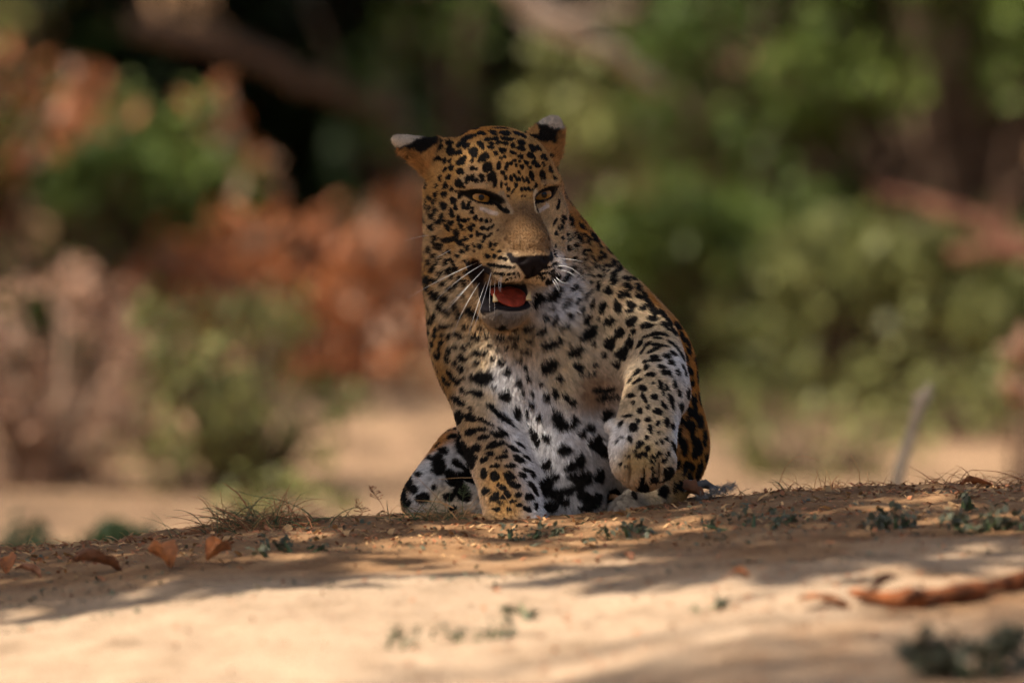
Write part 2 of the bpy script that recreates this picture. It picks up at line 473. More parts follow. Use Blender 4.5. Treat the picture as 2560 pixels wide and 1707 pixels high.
dry_branch([(330, 740, 0), (480, 700, 0.2), (640, 690, 0.1), (820, 720, 0.0), (1000, 760, -0.1)], 10.6, 'fallen branch hung with orange dry leaves left of the leopard', 105, 0.085, 31)
dry_branch([(560, 240, 0.4), (600, 420, 0.2), (640, 600, 0.1), (700, 780, 0), (760, 880, 0)], 10.9, 'upright dry branch with orange leaves in the dark gap', 80, 0.065, 32)
dry_branch([(900, 860, 0), (960, 700, 0.1), (1010, 560, 0.2), (1040, 480, 0.3)], 10.6, 'dry orange leaved branch just left of the leopard\'s neck', 75, 0.075, 33)
dry_branch([(700, 860, 0), (820, 850, 0.0), (950, 840, 0), (1060, 830, 0)], 10.2, 'low heap of dry orange leaves on a branch at the edge of the sand', 110, 0.06, 34)
dry_branch([(20, 420, 0.3), (90, 300, 0.3), (170, 260, 0.4), (300, 200, 0.5)], 9.8, 'dry leaved branch high at the left edge', 80, 0.085, 35)
dry_branch([(300, 760, 0), (420, 690, 0.1), (560, 640, 0.1), (700, 560, 0.2)], 10.0, 'dry orange leaved branch rising right across the left scrub', 100, 0.085, 36)
dry_branch([(800, 900, 0), (860, 780, 0.1), (900, 640, 0.1), (930, 520, 0.2)], 10.3, 'upright branch with the brightest orange leaves beside the leopard', 85, 0.075, 37)

def log(pts, y, r0, r1, mat, label, name='branch', seed=0):
    P = np.array([at(u, v, y + dy) for u, v, dy in pts])
    t = np.linspace(0, len(P) - 1, 16); Q = np.stack([np.interp(t, range(len(P)), P[:, i]) for i in range(3)], 1)
    Q += np.random.default_rng(seed).normal(0, r0 * 0.16, Q.shape)
    g = Geo(); V, F = tube(Q - Q[0], np.linspace(r0, r1, 16) * np.random.default_rng(seed + 1).uniform(0.85, 1.15, 16), 10); g.add(V, F)
    r_ = np.random.default_rng(seed + 2)
    for i in (5, 9, 12):                                   # side twigs
        d = r_.normal(size=3); d[2] = abs(d[2]); d /= np.linalg.norm(d)
        V, F = tube(wiggle(Q[i] - Q[0], Q[i] - Q[0] + d * r0 * 9, 5, r0 * 0.3, seed + i), np.linspace(r1 * 0.5, r1 * 0.12, 5), 6); g.add(V, F)
    o = link(name, g.mesh(name), None, mat); o.location = Q[0]
    return tag(o, label, name.replace('_', ' '), 'fallen branches in the scrub')
log([(1230, -70, 0), (1400, 60, 0), (1520, 130, 0.1), (1640, 220, 0.3)], 10.2, 0.038, 0.026, M_LOG, 'pale slanting branch at the top centre', seed=1)
log([(330, 60, 0), (560, 110, 0), (800, 220, 0.1), (1000, 290, 0.2)], 12.8, 0.045, 0.03, M_BARK, 'dark slanting branch in the upper left shade', seed=2)
log([(2180, 470, 0.2), (2300, 510, 0.1), (2450, 560, 0), (2640, 650, -0.1)], 9.0, 0.018, 0.030, M_RED, 'red brown branch slanting down to the right edge', seed=3)
log([(2380, 640, 0), (2500, 620, 0), (2660, 650, 0)], 8.6, 0.022, 0.03, M_RED, 'thick red brown root at the right edge below the branch', seed=4)
log([(1500, 480, 0), (1640, 470, 0), (1800, 500, 0.1)], 11.9, 0.03, 0.02, M_PALE, 'short pale branch lying behind the leopard\'s right side', seed=5)
log([(620, 925, 0), (800, 918, 0), (1010, 905, 0)], 11.0, 0.042, 0.03, M_LOG, 'pale log lying on the sand left of the leopard', seed=6)
# pale stake leaning up behind the crest
P0 = at(2215, 1260, 2.5); P1 = at(2325, 955, 2.5)
Q = wiggle(P0, P1, 12, 0.005, 9)
g = Geo(); V, F = tube(Q - Q[0], np.concatenate([np.linspace(0.013, 0.010, 8), [0.012, 0.017, 0.012, 0.003]]), 9); g.add(V, F)
V, F = tube(wiggle(Q[9] - Q[0], Q[9] - Q[0] + np.array([0.02, 0, 0.03]), 4, 0.001, 3), np.linspace(0.008, 0.004, 4), 6); g.add(V, F)
o = link('broken_stake', g.mesh('broken_stake'), None, simple_mat('bleached_wood', (0.60, 0.45, 0.30), 0.85, 0.25, 40, 0.5, 0.2)); o.location = Q[0]
tag(o, 'pale broken stick standing up behind the crest at right', 'stick')
# ------------------------------------------------------------------ the leopard: one continuous body from an implicit surface
# Body space: (u, v, w) in photograph pixels, u right, v down, w away; world = (u, w, -v) * S
def to_world(p):
    p = np.asarray(p, float)
    return np.stack([(p[..., 0] - 1280) * S, p[..., 2] * S, (1285 - p[..., 1]) * S], -1)

def rot(ax, deg):
    return np.array(Matrix.Rotation(math.radians(deg), 3, ax))

yaw, pitch, roll = math.radians(22), math.radians(0.5), math.radians(1.5)
HC = np.array([1263.0, 491.0, -40.0])
_c, _s = math.cos(yaw), math.sin(yaw)
HB = np.array([[_c, 0, _s], [0, -1, 0], [_s, 0, -_c]]).T      # columns: local x, y, z in body space
HR = HB @ np.array(Matrix.Rotation(pitch, 3, 'X')) @ np.array(Matrix.Rotation(roll, 3, 'Z'))
def H(x, y, z): return HC + HR @ np.array([x, y, z], float)
def to_local(p): return (np.asarray(p) - HC) @ HR

G = 3.2
GMIN = np.array([950.0, 265.0, -330.0]); GMAX = np.array([1860.0, 1330.0, 560.0])
GN = np.ceil((GMAX - GMIN) / G).astype(int)
gx = (GMIN[0] + G * np.arange(GN[0])).astype(np.float32)
gy = (GMIN[1] + G * np.arange(GN[1])).astype(np.float32)
gz = (GMIN[2] + G * np.arange(GN[2])).astype(np.float32)
FIELD = np.full(GN, 60.0, dtype=np.float32)

def _box(lo, hi):
    i0 = np.maximum(np.floor((np.asarray(lo) - GMIN) / G).astype(int), 0)
    i1 = np.minimum(np.ceil((np.asarray(hi) - GMIN) / G).astype(int) + 1, GN)
    if np.any(i1 <= i0): return None
    return tuple(slice(a, b) for a, b in zip(i0, i1))

def _apply(sl, d, k, mode):
    f = FIELD[sl]
    if mode == 'add':
        h = np.clip(0.5 + 0.5 * (f - d) / k, 0, 1)
        FIELD[sl] = f + (d - f) * h - k * h * (1 - h)
    else:
        h = np.clip(0.5 - 0.5 * (f + d) / k, 0, 1)
        FIELD[sl] = f + (-d - f) * h + k * h * (1 - h)

def ell(c, r, R=None, k=30.0, mode='add'):
    c = np.asarray(c, float); r = np.asarray(r, float)
    m = 22 + k
    ext = np.abs(R) @ r if R is not None else r
    sl = _box(c - ext - m, c + ext + m)
    if sl is None: return
    X = (gx[sl[0]] - float(c[0]))[:, None, None]; Y = (gy[sl[1]] - float(c[1]))[None, :, None]; Z = (gz[sl[2]] - float(c[2]))[None, None, :]
    r = [float(q) for q in r]
    if R is None:
        a, b, e = X / r[0], Y / r[1], Z / r[2]
    else:
        R = np.asarray(R, float).tolist()
        a = (X * R[0][0] + Y * R[1][0] + Z * R[2][0]) / r[0]
        b = (X * R[0][1] + Y * R[1][1] + Z * R[2][1]) / r[1]
        e = (X * R[0][2] + Y * R[1][2] + Z * R[2][2]) / r[2]
    k0 = np.sqrt(a * a + b * b + e * e)
    k1 = np.sqrt((a / r[0]) ** 2 + (b / r[1]) ** 2 + (e / r[2]) ** 2) + 1e-6
    _apply(sl, (k0 * (k0 - 1) / k1).astype(np.float32), k, mode)

def cone(a, b, ra, rb, k=30.0, mode='add', flat=None):
    """tapered capsule"""
    a = np.asarray(a, float); b = np.asarray(b, float)
    m = 22 + k + max(ra, rb)
    sl = _box(np.minimum(a, b) - m, np.maximum(a, b) + m)
    if sl is None: return
    X = (gx[sl[0]] - a[0])[:, None, None]; Y = (gy[sl[1]] - a[1])[None, :, None]; Z = (gz[sl[2]] - a[2])[None, None, :]
    ab = [float(q) for q in b - a]; L2 = sum(q * q for q in ab); ra, rb = float(ra), float(rb); a = [float(q) for q in a]
    t = np.clip((X * ab[0] + Y * ab[1] + Z * ab[2]) / L2, 0, 1)
    d = np.sqrt((X - t * ab[0]) ** 2 + (Y - t * ab[1]) ** 2 + (Z - t * ab[2]) ** 2) - (ra + (rb - ra) * t)
    _apply(sl, d.astype(np.float32), k, mode)

def chain(pts, k=30.0):
    """limb of several tapered segments, blended to the rest as one"""
    P = np.array([p for p, r in pts], float); rad = np.array([r for p, r in pts], float)
    m = 22 + k + rad.max()
    sl = _box(P.min(0) - m, P.max(0) + m)
    X = gx[sl[0]][:, None, None]; Y = gy[sl[1]][None, :, None]; Z = gz[sl[2]][None, None, :]
    best = None
    for i in range(len(P) - 1):
        a, ab = [float(q) for q in P[i]], [float(q) for q in P[i + 1] - P[i]]
        l2 = sum(q * q for q in ab)
        x, y, z = X - a[0], Y - a[1], Z - a[2]
        t = np.clip((x * ab[0] + y * ab[1] + z * ab[2]) / l2, 0, 1)
        d = np.sqrt((x - t * ab[0]) ** 2 + (y - t * ab[1]) ** 2 + (z - t * ab[2]) ** 2) - (float(rad[i]) + float(rad[i + 1] - rad[i]) * t)
        if best is None: best = d
        else:
            best = np.minimum(best, d)
    _apply(sl, best.astype(np.float32), k, 'add')

def curve_pts(ctrl, n=18):
    """smooth limb axis: Catmull-Rom through (point, radius) controls"""
    C = np.array([list(p) + [r] for p, r in ctrl], float)
    C = np.vstack([2 * C[0] - C[1], C, 2 * C[-1] - C[-2]])
    out = []
    for t in np.linspace(0, len(ctrl) - 1, n):
        i = min(int(t), len(ctrl) - 2); f = t - i
        p0, p1, p2, p3 = C[i], C[i + 1], C[i + 2], C[i + 3]
        q = 0.5 * (2 * p1 + (p2 - p0) * f + (2 * p0 - 5 * p1 + 4 * p2 - p3) * f ** 2 + (3 * p1 - p0 - 3 * p2 + p3) * f ** 3)
        out.append((q[:3], q[3]))
    return out

def hell(x, y, z, r, R=None, k=25.0, mode='add'):
    ell(H(x, y, z), r, HR if R is None else HR @ R, k, mode)
def hcone(a, b, ra, rb, k=25.0, mode='add'): cone(H(*a), H(*b), ra, rb, k, mode)

# --- trunk
chain(curve_pts([((1225, 560, 90), 150), ((1243, 700, 110), 180), ((1275, 810, 140), 195)], 16), 60)   # neck into chest
ell((1305, 890, 110), (190, 240, 185), None, 60)                       # chest
ell((1190, 830, 130), (100, 190, 130), None, 50)                       # viewer-left shoulder
cone((1345, 580, 140), (1485, 800, 190), 104, 134, 60)                 # withers sloping down to the right
ell((1515, 965, 185), (232, 240, 210), None, 60)                       # rib cage, viewer-right
ell((1590, 1125, 190), (186, 176, 190), None, 50)                      # viewer-right haunch
ell((1400, 1090, 200), (190, 210, 230), None, 60)                      # belly
ell((1400, 1130, 380), (230, 160, 150), None, 60)                      # rump
cone((1400, 1000, 60), (1420, 1270, 20), 105, 92, 50)                  # lower belly
# --- viewer-left hind leg, knee up
chain([((1300, 1150, 320), 130), ((1165, 1165, 220), 86), ((1078, 1262, 120), 76), ((1230, 1285, 60), 44)], 30)
# --- viewer-left foreleg, straight down
chain(curve_pts([((1198, 880, 70), 96), ((1214, 1000, 10), 82), ((1234, 1100, -30), 77), ((1268, 1195, -55), 76), ((1288, 1290, -75), 74)]), 40)
for i, du in enumerate((-54, -18, 18, 52)):
    ell((1288 + du, 1296, -128 + abs(du) * 0.3), (25, 24, 44), None, 14)
# --- viewer-right hind foot coming forward
chain(curve_pts([((1660, 1225, 60), 60), ((1610, 1256, 10), 46), ((1560, 1280, -20), 38)], 20), 24)
# --- viewer-right foreleg raised: shoulder, forearm, hanging paw
chain(curve_pts([((1550, 800, 100), 96), ((1618, 870, 40), 82), ((1638, 960, -60), 76), ((1618, 1040, -140), 73), ((1604, 1105, -172), 81), ((1606, 1146, -172), 70)]), 30)
for du, dv, rr in ((-50, 1144, 28), (-17, 1162, 30), (19, 1164, 30), (52, 1146, 27)):
    ell((1606 + du, dv, -196), (rr, 40, 36), None, 9)
for du in (-34, 1, 36):
    ell((1606 + du, 1176, -230), (5, 40, 22), None, 6, 'sub')
ell((1668, 985, -30), (52, 62, 58), None, 30)                          # elbow
ell((1172, 850, 30), (72, 120, 70), None, 40)                          # point of the shoulder
ell((1520, 760, 90), (80, 70, 70), None, 40)                           # shoulder blade
cone((1300, 985, -95), (1345, 1130, -75), 5, 7, 26, 'sub')             # fold beside the foreleg
cone((1420, 880, -60), (1560, 960, -60), 5, 9, 24, 'sub')              # fold at the arm pit
ell((1530, 1056, -160), (18, 15, 18), None, 12)                        # dew claw pad
# --- tail resting on the ground behind
chain(curve_pts([((1480, 1230, 480), 52), ((1620, 1258, 480), 38), ((1690, 1268, 400), 32), ((1670, 1272, 320), 27)], 24), 20)

# --- head
hell(0, 56, -70, (142, 116, 150), None, 40)                            # cranium
hell(0, 66, 12, (104, 80, 72), None, 40)                               # forehead
hell(0, 5, 30, (88, 70, 60), None, 30)                                 # between the eyes
for sgn in (-1, 1):
    hcone((sgn * 108, 10, -85), (sgn * 98, -225, -110), 70, 62, 50)   # ruff
    hell(sgn * 104, -48, -8, (58, 62, 72), None, 36)                   # cheek bone
    hell(sgn * 78, -125, 18, (66, 78, 84), None, 36)                   # cheek below the eye
    hell(sgn * 94, 30, 30, (44, 19, 38), rot('Z', sgn * 14), 24)      # brow
hcone((0, 10, 44), (0, -112, 130), 48, 56, 26)                          # bridge of the nose
hell(0, -110, 95, (72, 54, 60), None, 28)
for sgn in (-1, 1):
    hell(sgn * 50, -170, 112, (54, 46, 58), rot('Z', sgn * 12), 18)    # whisker pads
    hell(sgn * 80, -150, 60, (40, 56, 64), None, 24)                   # upper lip running back to the cheek
hell(0, -146, 152, (54, 30, 38), None, 16)                             # nose leather
hell(0, -168, 160, (22, 26, 22), None, 12)
EYE_Z = 25
JX = -36
hcone((-14, -195, -30), (JX, -268, 60), 84, 54, 30)                    # lower jaw
hell(JX, -274, 80, (64, 29, 46), None, 22)                             # chin
MOUTH = [((-36, -231, 112), (64, 33, 76), rot('Z', -3)), ((-88, -218, 92), (36, 44, 50), rot('Z', -20))]
for c, r, R in MOUTH: hell(*c, r, R, 9, 'sub')
hcone((-108, -158, 76), (-92, -230, 92), 20, 36, 9, 'sub')
# eye sockets
for sgn in (-1, 1):
    hell(sgn * 83, 3, 88, (39, 11.5, 50), rot('Z', sgn * 17), 5, 'sub')
    hell(sgn * 50, -14, 90, (17, 8, 20), rot('Z', sgn * 40), 8, 'sub')
# nostrils and the groove under the nose
for sgn in (-1, 1):
    hell(sgn * 32, -150, 188, (13, 7, 14), rot('Z', sgn * -30), 6, 'sub')
hell(0, -192, 180, (3.5, 26, 20), None, 8, 'sub')
# ears, turned back: blunt flattened cones with the hollow on the outer, lower side
def ear(base, tip, width, thick, sg, prof):
    b, t = np.array(base, float), np.array(tip, float)
    ax = (t - b); L = np.linalg.norm(ax); ax /= L
    nrm = np.array([sg * 0.35, 0.35, 0.87]); nrm -= ax * (ax @ nrm); nrm /= np.linalg.norm(nrm)
    side = np.cross(ax, nrm)
    R = np.stack([side, ax, nrm], 1)
    for f, wd in zip((0.0, 0.25, 0.5, 0.72, 0.88), prof):
        p = b + ax * L * f
        hell(*p, (width * wd, width * 0.62, thick * (1.25 - 0.5 * f)), R, 14)
    return R
EAR_R = ((-128, 86, -80), (-250, 146, -84))
EAR_L = ((116, 88, -80), (170, 172, -84))
ear(*EAR_R, 56, 19, -1, (1.2, 1.0, 0.72, 0.50, 0.32))
ear(*EAR_L, 56, 19, 1, (1.15, 1.08, 0.95, 0.74, 0.52))

# --- surface nets
def surface_nets(F):
    ins = F < 0
    n = F.shape
    cnt = np.zeros([d - 1 for d in n], np.int8)
    for a in (0, 1):
        for b in (0, 1):
            for c in (0, 1):
                cnt += ins[a:n[0]-1+a, b:n[1]-1+b, c:n[2]-1+c]
    act = (cnt > 0) & (cnt < 8)
    idx = np.full(act.shape, -1, np.int32)
    cells = np.argwhere(act)
    idx[act] = np.arange(len(cells))
    acc = np.zeros((len(cells), 3)); num = np.zeros(len(cells))
    offs = [(a, b, c) for a in (0, 1) for b in (0, 1) for c in (0, 1)]
    vals = {o: F[cells[:, 0]+o[0], cells[:, 1]+o[1], cells[:, 2]+o[2]] for o in offs}
    for o in offs:
        for ax in range(3):
            if o[ax] == 0:
                q = list(o); q[ax] = 1; q = tuple(q)
                f0, f1 = vals[o], vals[q]
                x = (f0 < 0) != (f1 < 0)
                t = np.where(x, f0 / np.where(x, f0 - f1, 1), 0)
                p = np.tile(np.array(o, float), (len(cells), 1)); p[:, ax] = t
                acc[x] += p[x]; num[x] += 1
    V = cells + acc / num[:, None]
    Q = []
    for ax in range(3):
        a1, a2 = (ax + 1) % 3, (ax + 2) % 3
        s0 = [slice(1, -1)] * 3; s0[ax] = slice(0, -1)
        s1 = [slice(1, -1)] * 3; s1[ax] = slice(1, None)
        lo = ins[tuple(s0)]; hi = ins[tuple(s1)]
        for cond, flip in ((lo & ~hi, False), (~lo & hi, True)):
            e = np.argwhere(cond)
            if not len(e): continue
            st = np.ones(3, int); st[ax] = 0
            e = e + st
            def cell(d1, d2):
                q = e.copy(); q[:, a1] -= d1; q[:, a2] -= d2
                return idx[q[:, 0], q[:, 1], q[:, 2]]
            quad = np.stack([cell(1, 1), cell(0, 1), cell(0, 0), cell(1, 0)], 1)
            Q.append(quad[:, ::-1] if flip else quad)
    return V, np.concatenate(Q)

VB, QB = surface_nets(FIELD)
VB = VB * G + GMIN
del FIELD
# keep the largest connected piece and relax the net a little
def relax(V, Q, it, lam=0.5):
    e = np.concatenate([Q[:, [0, 1]], Q[:, [1, 2]], Q[:, [2, 3]], Q[:, [3, 0]]])
    a = np.concatenate([e[:, 0], e[:, 1]]); b = np.concatenate([e[:, 1], e[:, 0]])
    deg = np.bincount(a, minlength=len(V))[:, None]
    for _ in range(it):
        m = np.stack([np.bincount(a, V[b, i], len(V)) for i in range(3)], 1) / np.maximum(deg, 1)
        V = V + lam * (m - V)
    return V
VB = relax(VB, QB, 2)


body_me = mesh_from('body', to_world(VB), QB)
leopard = link('leopard', body_me)
tag(leopard, 'spotted leopard sitting on the sandy bank with mouth open and one forepaw raised', 'leopard')
BVH = BVHTree.FromPolygons([tuple(p) for p in to_world(VB)], [tuple(q) for q in QB.tolist()])

# --- eyes: ball with amber iris and round pupil
m_eye, nt, b = nodes_of('amber_eye')
tc = nt.nodes.new('ShaderNodeTexCoord')
vl = nt.nodes.new('ShaderNodeVectorMath'); vl.operation = 'LENGTH'
mp = nt.nodes.new('ShaderNodeMapping'); mp.inputs['Scale'].default_value = (1, 1, 0)
nt.links.new(tc.outputs['Object'], mp.inputs[0]); nt.links.new(mp.outputs[0], vl.inputs[0])
r = ramp(nt, vl.outputs['Value'], [(0.0, (0.004, 0.003, 0.002)), (0.20, (0.004, 0.003, 0.002)), (0.27, (0.24, 0.11, 0.02)), (0.62, (0.34, 0.165, 0.04)), (0.72, (0.06, 0.03, 0.01)), (0.8, (0.02, 0.012, 0.008))])
nt.links.new(r.outputs[0], b.inputs['Base Color'])
b.inputs['Roughness'].default_value = 0.1
b.inputs['Specular IOR Level'].default_value = 0.25

def uv_ball(seg=24, rings=16):
    V, F = [], []
    for i in range(rings + 1):
        t = math.pi * i / rings
        for j in range(seg):
            a = 2 * math.pi * j / seg
            V.append((math.sin(t) * math.cos(a), math.sin(t) * math.sin(a), math.cos(t)))
    for i in range(rings):
        for j in range(seg):
            F.append((i*seg + j, i*seg + (j+1) % seg, (i+1)*seg + (j+1) % seg, (i+1)*seg + j))
    return V, F
B2W = np.array([[1, 0, 0], [0, 0, 1], [0, -1, 0]], float)   # body-space direction -> world direction
HW = B2W @ HR                                               # head-local axes in world
ball_me = mesh_from('eyeball', *uv_ball())
ball_me.materials.append(m_eye)
for sgn in (-1, 1):
    e = link('eye', ball_me, leopard)
    gaze = rot('Y', -4 + sgn * 4)
    M = Matrix(((HW @ gaze) * (33 * S)).tolist()).to_4x4()
    M.translation = Vector(to_world(H(sgn * 82, 4, EYE_Z)).tolist())
    e.matrix_local = M
# --- coat: ground colour from control points, spots laid on the hide one by one
O = (0.47, 0.195, 0.036); T = (0.42, 0.228, 0.076); B = (0.47, 0.305, 0.155); W = (0.80, 0.775, 0.76); C = (0.62, 0.475, 0.30); N = (0.17, 0.10, 0.05)
LW = tuple(0.8 * c for c in W)
ZONES = [  # photograph pixel, colour, hair length in pixels
 (1200,380,T,8),(1300,380,T,6),(1130,420,T,8),(1380,440,T,7),(1220,325,O,9),(1300,340,T,8),(1080,480,T,12),(1130,600,T,12),(1090,560,B,16),
 (1180,440,B,7),(1180,560,T,9),(1230,560,B,6),(1195,535,B,6),(1300,540,N,4),(1290,580,N,4),(1340,580,N,4),(1320,520,N,4),(1322,622,B,4),(1310,480,T,5),
 (1270,660,C,6),(1250,690,C,7),(1350,690,C,7),(1230,640,T,7),(1360,640,B,5),(1150,650,B,14),(1120,700,C,20),(1100,760,C,22),(1075,700,T,20),(1180,800,B,22),
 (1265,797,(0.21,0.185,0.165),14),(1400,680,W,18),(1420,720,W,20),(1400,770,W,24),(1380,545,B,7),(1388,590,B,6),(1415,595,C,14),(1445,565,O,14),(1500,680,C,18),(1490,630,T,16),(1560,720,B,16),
 (1545,658,O,14),(1624,745,O,14),(1697,840,O,14),(1590,760,C,14),(1640,810,C,13),(1590,720,B,14),(1540,700,C,15),(1738,940,O,14),(1745,1050,O,14),(1725,1150,O,14),(1735,1200,O,14),(1700,1230,T,12),(1640,1240,C,12),
 (1560,830,C,14),(1500,800,C,18),(1300,840,B,26),(1400,830,C,24),(1250,940,W,24),(1350,1000,W,24),(1200,900,C,20),(1150,860,C,18),(1100,850,T,16),(1110,940,T,14),(1420,900,C,22),
 (1480,980,(0.30,0.17,0.09),18),(1400,960,C,22),(1400,1100,W,24),(1360,1180,W,24),(1450,1190,(0.48,0.46,0.45),18),(1450,1240,(0.36,0.34,0.33),14),(1385,1240,(0.20,0.19,0.18),14),(1500,1250,(0.34,0.31,0.29),14),(1560,1245,(0.26,0.22,0.18),12),(1590,1255,(0.26,0.22,0.18),12),(1480,1080,LW,20),  # brown and grey entries paint in shade under the arm and lower belly
 (1640,860,C,12),(1690,900,W,12),(1600,960,C,11),(1580,1020,C,11),(1540,1090,W,14),(1650,1050,C,11),(1600,1150,(0.50,0.36,0.17),10),(1620,1205,(0.44,0.29,0.16),9),(1690,1080,W,11),
 (1180,1060,B,10),(1240,1130,B,9),(1250,1200,T,8),(1270,1260,T,8),(1330,1180,W,9),(1350,1250,W,9),(1300,1100,W,12),(1200,1000,C,14),(1280,1040,W,20),
 (1100,1110,O,12),(1050,1150,T,12),(1115,1135,LW,14),(1130,1160,LW,14),(1065,1180,LW,14),(1050,1230,LW,12),(1010,1230,T,10),(1090,1250,C,10),
]
BACK = [((1300,700,400),O,14),((1500,900,440),O,14),((1400,1100,560),O,14),((1180,900,330),O,14),((1060,720,180),T,18),((1200,400,130),O,10),((1330,480,100),O,12),((1700,1000,350),O,14),
        ((1250,1150,430),O,12),((1000,1250,160),T,10),((1690,1270,380),T,14),((1400,1290,200),W,12)]

def cast(u, v):
    d = ray(u, v)
    return BVH.ray_cast(Vector(CAM_P.tolist()), Vector(d.tolist())), d

def body_px(w3):   # world -> body space
    return np.stack([w3[..., 0] / S + 1280, 1285 - w3[..., 2] / S, w3[..., 1] / S], -1)

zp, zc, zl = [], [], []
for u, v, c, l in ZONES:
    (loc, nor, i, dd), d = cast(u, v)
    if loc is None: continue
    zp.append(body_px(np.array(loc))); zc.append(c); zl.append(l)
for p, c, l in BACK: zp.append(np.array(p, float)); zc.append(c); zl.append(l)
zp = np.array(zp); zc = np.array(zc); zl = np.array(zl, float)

SPOTS = {}
SPOTS[(980, 280, 5.227)] = '''620,385,40,25,10;590,475,80,50,-15;590,620,55,28,-5;740,400,40,22,-30;820,290,45,28,-35;925,300,90,22,-28;1010,335,120,28,-18;770,440,65,20,-45;905,425,70,28,-25;975,450,50,32,-35;780,530,55,45,-40;875,540,50,32,-30;1160,435,62,36,50;1065,525,62,62,0;1200,600,85,48,-35;910,645,75,45,-45;1045,640,28,20,-40;1250,720,62,62,0;1230,770,35,30,0;1050,740,30,30,0;1105,748,18,18,0;755,648,28,24,0;690,650,40,20,100;780,730,45,28,100;695,760,35,22,-55;900,785,46,42,0;740,858,38,30,-30;640,870,42,22,100;860,935,55,50,30;990,885,52,30,110;1055,870,45,28,110;1108,908,32,30,0;1175,840,40,28,20;1185,895,30,30,0;1315,875,105,58,80;1235,940,15,13,0;700,970,45,32,95;590,970,35,18,110;785,1022,30,30,0;840,1045,15,12,0;685,1085,45,42,0;900,1100,45,30,-50;580,1080,45,20,-60;560,1175,55,22,-70;480,1120,35,12,-60;510,1140,30,12,-60;805,1165,45,42,90;835,1250,40,25,80;685,1235,55,40,80;935,1220,55,22,90;1000,1230,60,25,110;1060,1260,20,15,0;1045,1310,30,22,-30;450,1230,60,14,90;498,1280,60,18,100;580,1290,45,28,100;540,1370,40,40,0;660,1370,40,30,70;640,1435,60,36,0;785,1325,65,28,75;770,1450,42,32,40;880,1395,45,26,60;950,1420,30,28,0;1000,1410,20,20,0;1095,1390,38,32,90;1165,1415,28,28,0;1240,1430,30,22,100;1290,1430,28,14,100;530,1510,45,42,0;435,1430,60,12,85;740,1520,55,30,50;915,1505,65,25,50;1030,1525,45,32,45;1070,1480,30,16,40;1190,1520,35,28,0;1320,1500,35,16,-50;1260,1535,30,20,-50;1100,195,120,15,0;950,225,60,18,-30;1110,230,60,20,-5;1180,285,62,24,5;1330,275,60,26,20;1420,220,100,18,3;1490,280,75,26,5'''
SPOTS[(1160, 280, 5.227)] = '''545,280,72,26,5;490,220,95,16,5;700,285,60,25,15;770,310,60,22,35;320,365,62,20,-3;415,358,45,22,5;570,355,95,22,5;360,420,35,20,10;455,405,40,22,-15;545,420,38,26,10;640,445,30,32,0;350,470,48,24,15;745,405,58,32,15;745,480,58,32,15;420,548,30,30,0;505,510,48,38,20;640,535,50,18,20;900,480,60,40,55;975,480,45,20,50;740,590,35,30,30;880,580,65,36,30;530,590,22,22,0;480,610,25,15,50;1050,600,55,30,45;1065,440,70,40,-5;940,335,80,28,25;1140,580,28,22,0;455,710,48,32,95;560,715,55,22,100;610,680,30,20,0;655,640,35,16,-10;685,700,20,24,0;755,720,35,26,40;815,665,42,22,40;725,650,20,16,40;860,730,35,20,40;940,690,68,32,30;1035,690,35,15,70;1130,760,50,22,65;1190,870,40,16,50;510,800,35,26,40;545,862,35,20,75;615,875,42,24,75;665,850,40,12,75;690,880,35,14,75;720,800,35,14,60;725,885,40,16,70;775,890,42,16,65;830,895,48,20,60;880,825,50,30,60;890,880,35,18,45;1030,860,100,36,75;550,955,20,18,0;680,960,24,32,0;580,1020,28,24,90;640,1040,40,12,-60;580,1100,18,14,0;755,1015,28,18,70;800,1010,35,16,60;850,1015,35,16,50;905,1030,25,14,50;935,970,30,22,-60;490,960,45,10,95;755,1105,14,10,0;795,1110,10,10,0;1240,1190,40,14,100;1190,1440,60,14,-60;1225,1250,35,14,100'''
